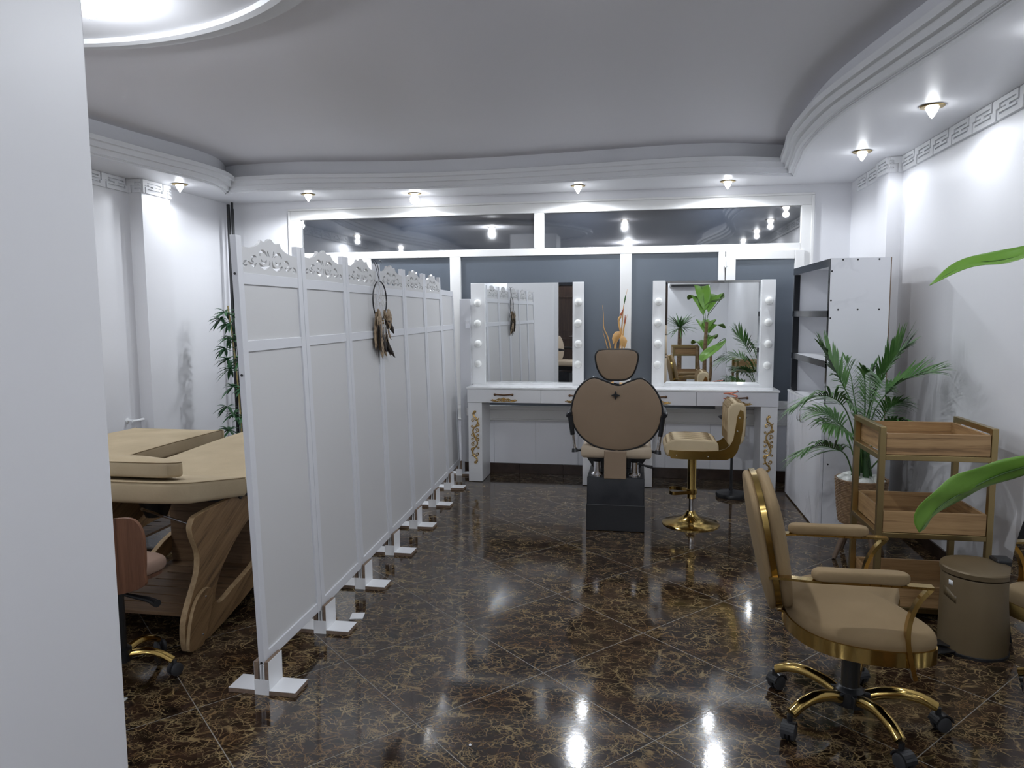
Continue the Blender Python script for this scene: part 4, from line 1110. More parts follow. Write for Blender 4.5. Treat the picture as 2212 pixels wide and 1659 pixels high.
# ================================================================ OFFICE CHAIR
def office_chair():
    t = thing('office_chair', 'beige suede swivel chair with gold frame, gold armrests and gold five-star base', 'office chair', (.785, 2.715, 0), R(-3))
    # local: +x is the sitter's forward
    k = MB().lathe([(.040, .055), (.052, .062), (.055, .085), (.050, .115), (.040, .125), (.032, .128), (.032, .28), (.001, .28)], (0, 0, 0), 28)
    for i in range(5):
        a = R(-6 + 72 * i + 3)
        k.bar((.035 * math.cos(a), .035 * math.sin(a), .09), (.068 * math.cos(a), .068 * math.sin(a), .092), .040, .045)
    obj('hub', k, 'black', t, bev=.003)
    k = MB().box(-.10, .09, -.05, .05, .285, .335).tube([(.0, .04, .30), (.03, .10, .295), (.04, .15, .285)], [.006, .006, .012], 8)
    obj('tilt_mechanism', k, 'black', t, smooth=20, bev=.01)
    for i, ang in enumerate((143, 214, 287, 354, 66)):
        a = R(ang + 3); ca, sa = math.cos(a), math.sin(a)
        pr_ = [(.055, .095), (.10, .112), (.17, .122), (.235, .112), (.285, .088)]
        pts = cat([(r0 * ca, r0 * sa, z) for r0, z in pr_], 6)
        lg = obj('base_leg', MB().tube(pts, [.023 - .004 * j / len(pts) for j in range(len(pts))], 12, flat=.8), 'gold', t)
        rx, ry = .292 * ca, .292 * sa
        k = MB()
        b = R((40, 250, 300, 20, 120)[i])
        Mx = Matrix.Rotation(b, 4, 'Z') @ Matrix.Rotation(R(90), 4, 'X')
        ax_ = Vector((-math.sin(b), math.cos(b), 0)); fw = Vector((math.cos(b), math.sin(b), 0))
        c0 = Vector((rx, ry, .029)) + fw * .012
        for s in (-1, 1):
            k.lathe([(.001, -.008), (.020, -.009), (.027, -.006), (.0285, 0), (.027, .006), (.020, .009), (.001, .008)], c0 + ax_ * (s * .016), 24, Mx)
        cs = obj('caster', k, 'rubber', t); cs.parent = lg
        k = MB()
        k.lathe([(.021, -.005), (.031, -.004), (.031, .004), (.021, .005)], c0, 20, Mx).lathe([(.010, .045), (.010, .085)], (rx, ry, 0), 12)
        v0 = [c0 + fw * (.034 * math.cos(q)) + Vector((0, 0, .034 * math.sin(q))) for q in [R(v) for v in range(10, 171, 16)]]
        for j in range(len(v0) - 1): k.bar(v0[j], v0[j + 1], .046, .005)
        obj('caster_hood', k, 'black', cs).parent = cs
    so = [(-.240, 0), (-.228, .10), (-.190, .19), (-.125, .255), (-.035, .29), (.05, .298), (.125, .288), (.180, .262), (.205, .225), (.195, .15), (.165, .07), (.152, 0)]
    so = so + [(a, -b) for a, b in so[::-1] if b > 0]
    so = [(p.x, p.y) for p in cat([(a, b, 0) for a, b in so], 4, True)]
    obj('seat', MB().puff(so, lambda u, v, w_: (u, v, w_), .385, .455, .032, .040), 'suede', t)
    def strap(outl, cc, fo, fi, f3, w0, w1):
        sc_ = lambda f, w_: [f3(cc[0] + (a - cc[0]) * f, cc[1] + (b - cc[1]) * f, w_) for a, b in outl]
        return MB().grid([sc_(fo, w0), sc_(fo, w1), sc_(fi, w1), sc_(fi, w0), sc_(fo, w0)], closed=True)
    obj('seat_band', strap(so, (-.03, 0), 1.012, .985, XYZ, .352, .402), 'gold', t, smooth=30)
    obj('seat_underside', MB().prism([(-.03 + (a + .03) * .984, b * .984) for a, b in so], XYZ, .358, .386), 'black', t)
    # backrest, leaning back
    lean = R(11)
    o0 = Vector((-.272, 0, .430)); up = Vector((-math.sin(lean), 0, math.cos(lean))); fwd = Vector((math.cos(lean), 0, math.sin(lean)))
    fb = lambda u, v, w_: o0 + Vector((0, u, 0)) + up * v + fwd * w_
    bo = [(0, 0), (.09, .006), (.150, .045), (.188, .12), (.204, .22), (.210, .32), (.195, .41), (.145, .456), (.075, .484), (0, .490)]
    bo = bo + [(-a, b) for a, b in bo[::-1] if a > 0]
    bo = [(p.x, p.y) for p in cat([(a, b, 0) for a, b in bo], 4, True)]
    c_ = (0, .26)
    bk = obj('backrest', MB().puff(bo, fb, .012, .056, .022, .020, c=c_), 'suede', t)
    obj('back_shell', MB().puff(bo, fb, -.030, -.004, .013, .0, .012, c=c_), 'suede', t).parent = bk
    obj('back_band', strap(bo, c_, 1.02, .97, fb, -.006, .013), 'gold', t, smooth=30).parent = bk
    obj('back_bracket', MB().bar((-.245, 0, .50), (-.262, 0, .40), .05, .008, (1, 0, 0)).bar((-.262, 0, .405), (-.10, 0, .345), .05, .008), 'gold', t, smooth=0)
    for s in (-1, 1):
        y = s * .262
        pa = cat([(-.312, s * .200, .588), (-.26, s * .235, .602), (-.19, y, .610), (-.05, y, .612), (.10, y, .614), (.172, y, .614)], 5)
        k = MB()
        for j in range(len(pa) - 1): k.bar(pa[j], pa[j + 1] + (pa[j + 1] - pa[j]) * .1, .034, .008)
        arm = obj('arm_bar', k, 'gold', t, smooth=30)
        pf = cat([(.166, y, .610), (.130, y * 1.02, .565), (.105, y * 1.05, .505), (.098, y * 1.09, .44), (.108, y * 1.13, .37), (.120, y * 1.15, .320)], 6)
        k = MB()
        for j in range(len(pf) - 1): k.bar(pf[j], pf[j + 1] + (pf[j + 1] - pf[j]) * .12, .028, .014, (1, 0, 0))
        obj('arm_support', k, 'gold', t, smooth=30).parent = arm
        pads = [(-.195, 0), (-.185, .020), (-.15, .027), (.06, .027), (.095, .020), (.105, 0), (.095, -.020), (.06, -.027), (-.15, -.027), (-.185, -.020)]
        pads = [(p.x, p.y) for p in cat([(a, b, 0) for a, b in pads], 3, True)]
        obj('arm_pad', MB().puff(pads, lambda u, v, w_: (u, v + y, w_ + u * .02), .618, .654, .015, .002, c=(-.055, 0)), 'suede', t).parent = arm
    return t
office_chair()

# ================================================================ PLANTS
def leaflet(k, p, d, L, wd, droop, side):
    rows = []
    n = 5; d = Vector(d).normalized()
    sd = d.cross(Vector((0, 0, 1)))
    if sd.length < .05: sd = Vector((1, 0, 0))
    sd.normalize()
    if side: sd = (sd + Vector((0, 0, side))).normalized()
    for i in range(n + 1):
        t = i / n
        c = Vector(p) + d * (L * t) + Vector((0, 0, -droop * L * t * t))
        w_ = wd * (math.sin(PI * min(1, .12 + .88 * t)) ** .8) if i < n else 0.0003
        rows.append([c - sd * w_, c + Vector((0, 0, w_ * .35)), c + sd * w_])
    k.grid(rows)
def frond(pts, parent, m='frond', nl=20, L=.20, wd=.0085, start=.38, droop=.35, stem_r=.005, spread=1.0, tw=0.9):
    c = cat(pts, 8); n = len(c); k = MB()
    k.tube(c, [stem_r * (1 - .75 * i / n) for i in range(n)], 6)
    for j in range(nl):
        t = start + (1 - start) * (j + .5) / nl
        x = t * (n - 1); i = min(int(x), n - 2); f = x - i
        p = c[i].lerp(c[i + 1], f); tg = (c[i + 1] - c[i]).normalized()
        up = Vector((0, 0, 1)); sd = tg.cross(up)
        if sd.length < .1: sd = Vector((0, -1, 0))
        sd.normalize(); nv = sd.cross(tg)
        sd, nv = sd * math.cos(tw) + nv * math.sin(tw), nv * math.cos(tw) - sd * math.sin(tw)
        q = (t - start) / (1 - start)
        ll = L * (math.sin(PI * (.18 + .72 * q)) ** .7) * random.uniform(.92, 1.08)
        for s in (-1, 1):
            a = spread - .55 * q
            d = tg * math.cos(a) + sd * (s * math.sin(a)) + nv * .18
            d = d + Vector([random.uniform(-.06, .06) for _ in range(3)])
            leaflet(k, p, d, ll, wd, droop + random.uniform(-.1, .15), 0)
    leaflet(k, c[-1], c[-1] - c[-2], L * .5, wd, .2, 0)
    return obj('frond', k, m, parent, smooth=60, world=True, recalc=False)
pp = thing('potted_palm', 'artificial palm in a round wicker basket on wooden legs, in front of the shelf cabinet', 'potted plant', (1.345, 4.6, 0))
FR = [[(1.334, 4.6, .585), (1.302, 4.6, .867), (1.211, 4.58, 1.065), (1.13, 4.55, 1.20), (1.07, 4.5, 1.285)],
      [(1.344, 4.6, .586), (1.385, 4.62, .894), (1.447, 4.64, 1.100), (1.528, 4.66, 1.235), (1.60, 4.68, 1.30)],
      [(1.365, 4.6, .586), (1.387, 4.58, .872), (1.461, 4.55, 1.029), (1.554, 4.5, 1.115), (1.670, 4.45, 1.155)],
      [(1.326, 4.6, .585), (1.259, 4.55, .832), (1.181, 4.5, .962), (1.061, 4.45, 1.010), (.93, 4.4, .965)],
      [(1.288, 4.55, .50), (1.226, 4.5, .645), (1.152, 4.45, .694), (1.049, 4.4, .720), (.965, 4.35, .700)],
      [(1.327, 4.6, .557), (1.281, 4.52, .707), (1.22, 4.45, .797), (1.14, 4.4, .845), (1.07, 4.36, .86)],
      [(1.344, 4.6, .586), (1.334, 4.55, .875), (1.30, 4.45, 1.06), (1.27, 4.36, 1.14), (1.26, 4.25, 1.17)],
      [(1.365, 4.6, .586), (1.393, 4.5, .774), (1.437, 4.45, .840), (1.481, 4.4, .866), (1.52, 4.35, .870)],
      [(1.359, 4.65, .576), (1.405, 4.72, .848), (1.42, 4.76, .982), (1.436, 4.82, 1.08), (1.47, 4.86, 1.16)],
      [(1.341, 4.65, .575), (1.339, 4.72, .847), (1.326, 4.76, .986), (1.315, 4.8, 1.10), (1.295, 4.84, 1.19)],
      [(1.35, 4.58, .57), (1.37, 4.5, .72), (1.38, 4.42, .80), (1.36, 4.33, .84), (1.33, 4.25, .83)],
      [(1.32, 4.62, .57), (1.25, 4.66, .78), (1.17, 4.70, .86), (1.08, 4.74, .88)],
      [(1.34, 4.58, .57), (1.30, 4.52, .80), (1.25, 4.46, .93), (1.19, 4.40, .99)],
      [(1.36, 4.58, .57), (1.40, 4.54, .80), (1.45, 4.50, .93), (1.51, 4.46, .98)],
      [(1.34, 4.60, .57), (1.34, 4.56, .82), (1.36, 4.50, 1.00), (1.38, 4.44, 1.10)],
      [(1.38, 4.57, .55), (1.44, 4.48, .68), (1.49, 4.42, .76), (1.55, 4.36, .78)]]
TW = [.85, .85, .25, .45, .5, .5, .8, .5, .8, .8, .5, .6, .7, .7, .9, .5]
for i, f_ in enumerate(FR):
    frond(f_, pp, nl=22 if i < 5 else 18, L=.225 if i < 5 else .16, wd=.0078, start=.45 if i in (0, 1, 2, 3) else .36, droop=.12 if i < 3 else .4, tw=TW[i] * (-1 if i in (2, 3, 4) else 1))
k = MB()
for a in range(5):
    q = R(72 * a); k.tube([(1.345 + .05 * math.cos(q), 4.6 + .05 * math.sin(q), .44), (1.345 + .02 * math.cos(q), 4.6 + .02 * math.sin(q), .70)], [.022, .010], 8)
obj('stems', k, 'gstem', pp, world=True)
k = MB()
prev = None
for i in range(26):                                  # coils of the woven basket
    z = .225 + i * .0105; r0 = .115 + .028 * (i / 25) ** .7
    k.tube([(1.345 + (r0 + .0022 * math.sin(a * 22 + i * PI)) * math.cos(a), 4.6 + (r0 + .0022 * math.sin(a * 22 + i * PI)) * math.sin(a), z) for a in [2 * PI * j / 88 for j in range(88)]], .0068, 6, closed=True)
k.lathe([(.11, .218), (.115, .224), (.138, .46), (.134, .46), (.11, .23)], (1.345, 4.6, 0), 40)
obj('wicker_basket', k, 'wicker', pp, world=True)
k = MB()
for x, y, r0 in ((-.07, -.05, .062), (.0, -.085, .055), (.065, -.05, .06), (-.09, .03, .05), (.09, .03, .05), (.03, .08, .06), (-.04, .08, .06), (0, 0, .07)):
    k.sphere((1.345 + x, 4.6 + y, .478), r0, sz=.62, n=12, rings=8)
obj('white_wrap', k, 'bag', pp, world=True)
for a in (200, 290, 20, 110):
    q = R(a)
    obj('leg', MB().tube([(1.345 + .075 * math.cos(q), 4.6 + .075 * math.sin(q), .225), (1.345 + .165 * math.cos(q), 4.6 + .165 * math.sin(q), .003)], [.022, .012], 12), 'legwd', pp, world=True)

# bamboo behind the screen
bb = thing('bamboo_plant', 'artificial bamboo with dark green leaf tufts standing behind the near end of the screen', 'potted plant', (-3.50, 5.9, 0))
obj('pot', MB().lathe([(.11, 0), (.14, .22), (.145, .24), (.13, .24), (.12, .2), (.001, .2)], (-3.50, 5.9, 0), 28), 'white', bb, world=True)
for P_ in ([(-3.49, 5.9, .2), (-3.50, 5.9, .6), (-3.52, 5.9, 1.0), (-3.545, 5.9, 1.3), (-3.575, 5.9, 1.58)], [(-3.46, 5.92, .2), (-3.44, 5.93, .8), (-3.43, 5.93, 1.4), (-3.45, 5.93, 1.7)]):
    obj('cane', MB().tube(cat(P_, 5), .007, 8), 'stem', bb, world=True)
tufts = [(-3.648, 5.9, 1.46, 1), (-3.588, 5.88, 1.521, 0), (-3.56, 5.88, 1.42, 0), (-3.568, 5.9, 1.296, 0), (-3.60, 5.87, 1.20, 0), (-3.60, 5.9, 1.10, 0), (-3.57, 5.88, 1.02, 0), (-3.56, 5.9, .86, 0), (-3.61, 5.88, .68, 0), (-3.56, 5.9, .62, 0), (-3.60, 5.88, .47, 0), (-3.53, 5.9, .36, 0), (-3.46, 5.9, 1.52, 0), (-3.46, 5.88, 1.3, 0), (-3.47, 5.88, 1.1, 0), (-3.46, 5.88, .85, 0), (-3.45, 5.9, .6, 0), (-3.45, 5.9, .4, 0)]
for x, y, z, far in tufts:
    k = MB()
    b0 = Vector((-3.50 - .05 * max(0, z - .8), 5.9, z - .03)); p = Vector((x, y, z))
    k.tube([b0, p], .0025, 5)
    for j in range(13):
        a = random.uniform(0, 2 * PI); e = random.uniform(-.5, .9)
        d = Vector((-abs(math.cos(a)) if j % 2 else math.cos(a), math.sin(a) * .8, e))
        leaflet(k, p, d, random.uniform(.09, .14), .0145, .45, 0)
    obj('leaf_tuft', k, 'bamboo', bb, smooth=60, world=True, recalc=False)

# big-leaved banana plant at the right edge
bp_ = thing('banana_plant', 'tall artificial banana plant, two broad leaves reaching in from the right photo edge', 'potted plant', (1.02, 1.55, 0))
def broad_leaf(pts, wd, parent, m='banana', fold=.25, tilt=0.0, prof=None):
    c = cat(pts, 6); n = len(c); rows = []
    mid = []
    for i, p in enumerate(c):
        t = i / (n - 1)
        tg = (c[min(i + 1, n - 1)] - c[max(i - 1, 0)]).normalized()
        sd = tg.cross(Vector((0, 0, 1))); sd.normalize(); nv = sd.cross(tg)
        sd = (sd * math.cos(tilt) + nv * math.sin(tilt)).normalized(); nv = sd.cross(tg)
        w_ = wd * (math.sin(PI * min(1, (.02 + t) ** .8)) ** .75 if prof is None else prof(t))
        w_ = max(w_, .0008)
        row = []
        for j in range(-4, 5):
            s = j / 4
            row.append(p + sd * (w_ * s) + nv * (w_ * fold * abs(s) + .06 * w_ * math.sin(t * 26 + j)))
        rows.append(row); mid.append(p + nv * -.001)
    lf = obj('leaf', MB().grid(rows), m, parent, smooth=60, world=True, recalc=False, solid=.0012)
    obj('midrib', MB().tube(mid, [.0055 * (1 - .8 * i / n) for i in range(n)], 6), 'vein', parent, world=True).parent = lf
    return lf
leafA = [(1.04, 1.58, 1.45), (1.17, 1.95, 1.66), (1.20, 2.20, 1.70), (1.10, 2.40, 1.655), (1.00, 2.47, 1.640), (.905, 2.49, 1.580)]
leafB = [(1.09, 1.62, .93), (1.22, 1.98, 1.10), (1.24, 2.22, 1.10), (1.13, 2.38, 1.020), (1.02, 2.42, .945), (.93, 2.42, .875), (.885, 2.42, .800)]
broad_leaf(leafA, .075, bp_, tilt=R(35), prof=lambda t: math.sin(PI * max(0, t - .12) / .88) ** .8 * .55 if t > .12 else .02)
broad_leaf(leafB, .076, bp_, tilt=R(-48), prof=lambda t: max(.05, math.sin(PI * ((t - .3) / .7) ** 1.7) ** .6) if .3 < t < 1 else (.05 if t < .5 else .0))
for a, h0, L, e, wd in ((238, 1.45, .45, .9, .11), (262, 1.5, .55, 1.2, .12), (300, 1.5, .55, .8, .12), (285, 1.25, .55, .35, .10), (310, 1.2, .5, .3, .09), (292, 1.0, .5, .4, .10), (245, .95, .40, .3, .09), (265, 1.2, .5, .5, .10)):
    q = R(a); x0, y0 = 1.02, 1.55
    P_ = [(x0, y0, h0 - .2), (x0 + .12 * math.cos(q) * L / .5, y0 + .12 * math.sin(q) * L / .5, h0 + .10 * e), (x0 + .6 * L * math.cos(q), y0 + .6 * L * math.sin(q), h0 + .32 * e), (x0 + L * math.cos(q), y0 + L * math.sin(q), h0 + .34 * e - .06)]
    P_ = [(min(x, 1.72), y, z) for x, y, z in P_]
    broad_leaf(P_, wd, bp_, prof=lambda t: math.sin(PI * max(0, t - .22) / .8) ** .7 if t > .22 else .03)
for P_, r0 in (([(1.02, 1.55, .28), (1.01, 1.55, .8), (1.03, 1.56, 1.35)], .035), ([(.97, 1.53, .28), (.93, 1.49, .6), (.90, 1.45, 1.0)], .028), ([(1.07, 1.58, .28), (1.10, 1.60, .6), (1.09, 1.62, .95)], .026)):
    obj('trunk', MB().tube(cat(P_, 5), [r0 * (1 - .03 * i) for i in range(11)], 12), 'bark', bp_, world=True)
obj('pot', MB().lathe([(.12, 0), (.16, .28), (.165, .30), (.15, .30), (.14, .25), (.001, .25)], (1.02, 1.55, 0), 32), 'wicker', bp_, world=True)

# spiky plant behind the camera, seen in the right mirror
yu = thing('spiky_plant', 'spiky-leaved potted plant behind the camera, seen only in the right mirror', 'potted plant', (.78, -1.2, 0))
obj('pot', MB().lathe([(.12, 0), (.16, .30), (.15, .30), (.001, .26)], (0, 0, 0), 28), 'wicker', yu)
obj('trunk', MB().tube([(0, 0, .26), (.01, 0, 1.2)], [.05, .035], 10), 'bark', yu)
k = MB()
for j in range(60):
    a = random.uniform(0, 2 * PI); e = random.uniform(-.2, 1.6)
    leaflet(k, (0.01, 0, 1.2), (math.cos(a), math.sin(a), e), random.uniform(.35, .5), .013, .25, 0)
obj('leaves', k, 'frond', yu, smooth=60, recalc=False)

# ================================================================ TREATMENT BEDS
def bed(label, loc, near=True):
    t = thing('treatment_bed', label, 'massage bed', loc, group='cream treatment beds behind the screen')
    # local: y runs along the bed, x across; right edge at x=+.33
    out = [(2.77, .045), (2.77, .12), (2.786, .17), (2.836, .25), (2.886, .33), (2.897, .417), (2.862, .50), (2.852, .55), (2.87, .58), (2.90, .592), (3.08, .600), (3.34, .600), (3.60, .600), (4.25, .600), (4.36, .56), (4.36, .50), (4.28, .44), (4.22, .33), (4.26, .20), (4.33, .10), (4.34, .02), (4.26, .0), (4.19, .02), (3.90, .20), (3.56, .20), (3.338, .09), (2.952, .0), (2.80, .0)]
    gap = [(3.0, .16), (3.016, .215), (3.062, .284), (3.125, .339), (3.208, .396), (3.332, .460), (3.50, .51), (3.75, .51), (3.93, .46), (4.05, .38), (4.11, .30), (4.12, .20), (4.08, .15), (4.03, .14), (3.97, .18), (3.88, .28), (3.56, .28), (3.347, .20), (3.17, .155), (3.09, .132), (3.033, .128)]
    Y0 = 3.56
    for s in (1, -1):
        xs = .30 * s
        cu = bpy.data.curves.new('side', 'CURVE'); cu.dimensions = '2D'; cu.fill_mode = 'BOTH'; cu.extrude = .012; cu.bevel_depth = .003
        for pl in (out, gap):
            c = [(p.x, p.y) for p in cat([(a - Y0, b, 0) for a, b in pl], 3, True)]
            s_ = cu.splines.new('POLY'); s_.points.add(len(c) - 1); s_.use_cyclic_u = True
            for q, p in zip(s_.points, c): q.co = (p[0], p[1], 0, 1)
        tmp = bpy.data.objects.new('tmp', cu); COL.objects.link(tmp)
        me = bpy.data.meshes.new_from_object(tmp.evaluated_get(bpy.context.evaluated_depsgraph_get()))
        bpy.data.objects.remove(tmp)
        k = MB(); k.v = [Vector((xs + v.co.z, v.co.x, max(v.co.y, .001))) for v in me.vertices]; k.f = [list(p.vertices) for p in me.polygons]
        fr = obj('side_frame', k, 'oak', t, smooth=30)
        fr.data.materials.append(M['plyedge'])
        for p in fr.data.polygons: p.material_index = 0 if abs(p.normal.x) > .6 else 1
        br = [(2.765, .02), (2.775, .10), (2.80, .17), (2.84, .224), (2.885, .246), (2.925, .248), (2.955, .228), (2.955, .18), (2.92, .09), (2.870, .002), (2.80, .002)]
        c = [(p.x, p.y) for p in cat([(a - Y0, b, 0) for a, b in br], 3, True)]
        xb = xs + (.0155 if s > 0 else -.0155)
        obj('foot_brace', MB().prism(c, lambda u, v, w_: (w_, u, v), xb, xb + s * .018), 'oak', t, smooth=30, bev=.002).parent = fr
        fb_ = fr.children[-1]; fb_.data.materials.append(M['plyedge'])
        for p in fb_.data.polygons: p.material_index = 0 if abs(p.normal.x) > .6 else 1
        k = MB()
        for a, b in ((2.90, .215), (2.865, .05)): k.sphere((xb + s * .019, a - Y0, b), .006, n=10, rings=5, sx=.5)
        obj('bolt', k, 'chrome', t).parent = fr
    # slatted shelf
    k = MB()
    y = 2.98 - Y0
    k.box(-.287, .287, y - .10, y - .006, .118, .134)
    for i in range(12):
        y0 = y + i * .095
        k.box(-.287, -.19, y0 - .006, y0 + .006, .118, .134).box(.19, .287, y0 - .006, y0 + .006, .118, .134)
        k.box(-.287, .287, y0 + .006, y0 + .089, .118, .134)
    obj('slatted_shelf', k, 'oakd', t, smooth=0, bev=.001)
    obj('cross_panel', MB().box(-.287, .287, -.02, .0, .135, .55), 'oakd', t, smooth=0, bev=.002)
    obj('gas_strut', MB().tube([(.0, -.62, .60), (.05, -.25, .40)], .007, 10).tube([(.05, -.25, .40), (.09, -.06, .26)], .004, 8), 'chrome', t)
    obj('motor', MB().tube([(-.05, -.45, .60), (-.05, -.45, .52)], [.08, .05], 20), 'black', t)
    # cushions
    if near:
        hp_ = [(-.33, -.46), (-.30, -.50), (0, -.505), (.10, -.80), (.0, -.79)]
        o_ = [(-.335, -.32), (-.335, -.70), (-.31, -.78), (-.22, -.805), (.0, -.81), (.19, -.80), (.26, -.785), (.315, -.74), (.335, -.68), (.345, -.34), (.32, -.315), (.0, -.31), (-.31, -.315)]
        o_ = [(p.x, p.y) for p in cat([(a, b, 0) for a, b in o_], 3, True)]
        hf = lambda u, v, w_: (u, v, w_ + (-.34 - v) * .17)
        obj('head_section', MB().puff(o_, hf, .600, .700, .022, .004, c=(0, -.56)), 'bedcl', t)
        obj('seam', MB().tube([hf(a * .994, -.56 + (b + .56) * .990, .694) for a, b in o_], .0022, 6, closed=True), 'suede', t)
        b_o = [(-.335, -.29), (.345, -.29), (.345, .10), (.345, .9), (.30, .95), (-.30, .95), (-.335, .9), (-.335, .10)]
        b_o = [(p.x, p.y) for p in cat([(a, b, 0) for a, b in b_o], 4, True)]
        sf = lambda u, v, w_: (u, v, w_ + .035 * math.sin(max(0, min(1, (v + .3) / 1.0)) * PI / 2))
        obj('body_section', MB().puff(b_o, sf, .600, .685, .022, .006, c=(0, .33)), 'bedcl', t)
        obj('hinge_bracket', MB().prism([(-.345, .60), (-.315, .66), (-.295, .66), (-.245, .60), (-.265, .585), (-.30, .605), (-.33, .585)], lambda u, v, w_: (w_, u, v), .325, .335).box(-.28, .28, -.36, -.26, .575, .598), 'black', t, smooth=0)
    else:
        o_ = [(-.335, -.78), (.0, -.80), (.335, -.78), (.345, .0), (.345, .80), (.31, .83), (-.31, .83), (-.335, .8), (-.34, .0)]
        o_ = [(-.335, -.80), (.335, -.80), (.345, .0), (.345, .82), (.30, .85), (-.30, .85), (-.335, .82), (-.34, .0)]
        o_ = [(p.x, p.y) for p in cat([(a, b, 0) for a, b in o_], 3, True)]
        obj('mattress', MB().puff(o_, lambda u, v, w_: (u, v, w_ + .02 * math.sin((v + .8) * 1.5)), .575, .665, .018, .008, c=(0, 0)), 'bedcl', t)
        obj('seam', MB().tube([(a * .994, b * .994, .659 + .02 * math.sin((b + .8) * 1.5)) for a, b in o_], .0022, 6, closed=True), 'suede', t)
    return t
bed('nearer cream padded treatment bed with curved oak side frames, close behind the screen', (-2.275, 3.575, 0), True)
bed('farther cream padded treatment bed by the left wall, flat-topped', (-3.30, 3.85, 0), False)
po = [(-.25, -.075), (-.22, -.10), (.0, -.105), (.21, -.095), (.245, -.06), (.24, .02), (.18, .085), (.0, .115), (-.18, .09), (-.245, .03)]
po = [(p.x, p.y) for p in cat([(a, b, 0) for a, b in po], 4, True)]
pil = thing('head_cushion', 'thick cream head cushion lying on the end of the nearer treatment bed', 'cushion', (-2.275, 2.90, .772))
obj('cover', MB().puff(po, lambda u, v, w_: (u, v, w_ - (v) * .17), .0, .070, .014, .024), 'bedcl', pil)
obj('seam', MB().tube([(a * .985, b * .985, .066 - b * .17) for a, b in po], .0022, 6, closed=True), 'suede', pil)

# ================================================================ LOW WOODEN-BACKED STOOL CHAIR
wc = thing('swivel_stool', 'low swivel stool with walnut backrest and pink cushion, half behind the pillar', 'stool', (-2.11, 2.56, 0), R(80))
bo = []
# backrest shell, local: forward = +x
def shell(u, v, w_):
    a = u / .34
    return Vector((-.22 + .34 * (1 - math.cos(a)) * .9 + w_, .34 * math.sin(a) * 1.28, v))
so = [(-.24, .465), (0, .425), (.24, .465), (.262, .53), (.266, .63), (.258, .70), (.225, .742), (.14, .735), (.07, .705), (0, .695), (-.07, .705), (-.14, .735), (-.225, .742), (-.258, .70), (-.266, .63), (-.262, .53)]
so = [(p.x, p.y) for p in cat([(a, b, 0) for a, b in so], 4, True)]
k = MB(); cu_c = Vector((0, .58)); rows = []
for side in (0.0, .012):
    for f in (0.02, .25, .5, .75, 1.0):
        rows.append([shell(cu_c.x + (a - cu_c.x) * f, cu_c.y + (b - cu_c.y) * f, side) for a, b in so])
rows = rows[:5] + rows[5:][::-1]
k.grid(rows, closed=True)
obj('backrest', k, 'walnut', wc, smooth=50)
sq = [(-.17, -.14), (-.15, -.17), (.10, -.18), (.16, -.13), (.17, 0), (.16, .13), (.10, .18), (-.15, .17), (-.17, .14)]
sq = [(p.x, p.y) for p in cat([(a, b, 0) for a, b in sq], 4, True)]
obj('cushion', MB().puff([(a * .88, b * .88) for a, b in sq], XYZ, .440, .500, .025, .012), 'pink', wc)
obj('seat_pan', MB().prism([(a * .8, b * .8) for a, b in sq], XYZ, .425, .440), 'walnut', wc)
obj('lever', MB().tube([(.0, -.05, .36), (-.02, -.20, .365), (-.03, -.25, .36)], [.008, .012, .016], 10), 'black', wc)
obj('column', MB().lathe([(.045, .07), (.045, .12), (.028, .125), (.028, .425), (.06, .426)], (0, 0, 0), 20), 'black', wc)
for i in range(5):
    a = R(12 - 80 + 72 * i); ca, sa = math.cos(a), math.sin(a)
    pts = cat([(.04 * ca, .04 * sa, .10), (.11 * ca, .11 * sa, .108), (.165 * ca, .165 * sa, .095), (.215 * ca, .215 * sa, .066)], 5)
    lg = obj('base_leg', MB().tube(pts, .016, 10, flat=.75), 'gold', wc)
    rx, ry = .222 * ca, .222 * sa
    b = a + PI / 3; Mx = Matrix.Rotation(b, 4, 'Z') @ Matrix.Rotation(R(90), 4, 'X'); ax_ = Vector((-math.sin(b), math.cos(b), 0))
    k = MB()
    for s in (-1, 1): k.lathe([(.001, -.008), (.020, -.009), (.0265, -.005), (.0265, .005), (.020, .009), (.001, .008)], Vector((rx, ry, .028)) + ax_ * (s * .014), 20, Mx)
    k.lathe([(.008, .04), (.008, .066)], (rx, ry, 0), 10)
    obj('caster', k, 'rubber', wc).parent = lg

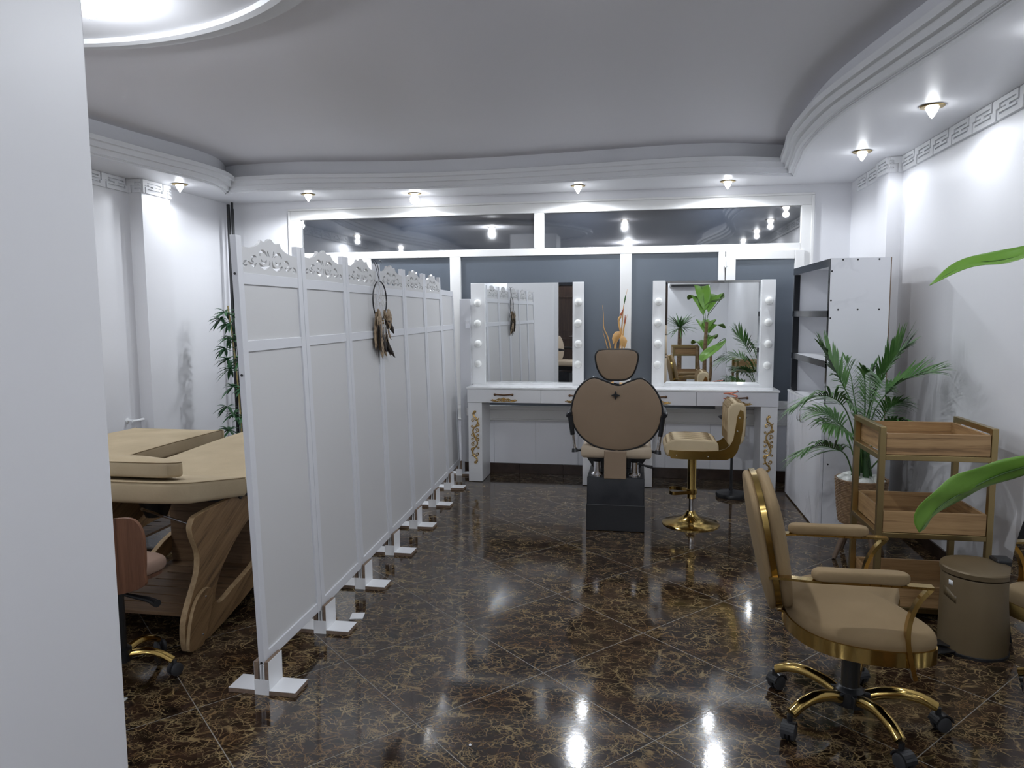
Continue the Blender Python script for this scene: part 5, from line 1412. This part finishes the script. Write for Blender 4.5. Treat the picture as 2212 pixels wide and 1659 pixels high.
# ================================================================ CORNER POLES, WALL HANDLE, ROUND MIRROR
for x, y, z1, r0, lab in ((-3.850, 6.50, 2.572, .011, 'thin black pole reaching the ceiling in the back left corner'), (-3.842, 6.42, 2.54, .016, 'thick black pole leaning in the back left corner, left of the others'), (-3.802, 6.42, 2.50, .014, 'black pole in the back left corner, right of the others')):
    p_ = tag(obj('curtain_pole', MB().lathe([(r0 * .9, 0), (r0, .004), (r0, z1 - .004), (r0 * .9, z1)], (0, 0, 0), 14), 'black'), lab, 'pole', 'black poles in the corner')
    p_.location = (x, y, 0.0)
wh = thing('wall_handle', 'small white lever handle on the left wall above the far bed', 'handle', (-4.0, 5.09, .665))
obj('rose', MB().lathe([(.022, 0), (.022, .008), (.010, .012), (.010, .05)], (0, 0, 0), 20, Matrix.Rotation(R(90), 4, 'Y')), 'gloss', wh)
obj('grip', MB().tube(cat([(.050, -.01, 0), (.056, .02, -.002), (.056, .08, -.004), (.054, .115, -.004)], 4), [.010] * 8 + [.013] * 5, 10), 'gloss', wh)
rm = thing('round_mirror', 'round frameless floor mirror at the right edge of the photo, seen almost edge-on', 'mirror', (1.245, 2.045, 0), R(3))
rr_ = .505
Mx = Matrix.Rotation(R(90), 4, 'Y')
k = MB()
ring = [(0, rr_ * math.cos(a), .60 + rr_ * math.sin(a)) for a in [2 * PI * i / 96 for i in range(96)]]
k.add([(-.003, 0, .60)] + [(-.003, y, z) for _, y, z in ring] + [(.002, y * 1.0, z) for _, y, z in ring] + [(.002, 0, .60)],
      [(0, 1 + i, 1 + (i + 1) % 96) for i in range(96)] + [(1 + i, 97 + i, 97 + (i + 1) % 96, 1 + (i + 1) % 96) for i in range(96)] + [(193, 97 + (i + 1) % 96, 97 + i) for i in range(96)])
obj('mirror_glass', k, 'mirror', rm, smooth=20)
obj('rim', MB().tube([(p[0] + .004, p[1], p[2]) for p in ring], .006, 8, closed=True), 'chrome', rm)
obj('stand', MB().bar((.014, 0, .60), (.014, 0, .02), .05, .015, (1, 0, 0)).box(-.03, .12, -.20, .20, .0, .02), 'blackm', rm, smooth=0, bev=.003)
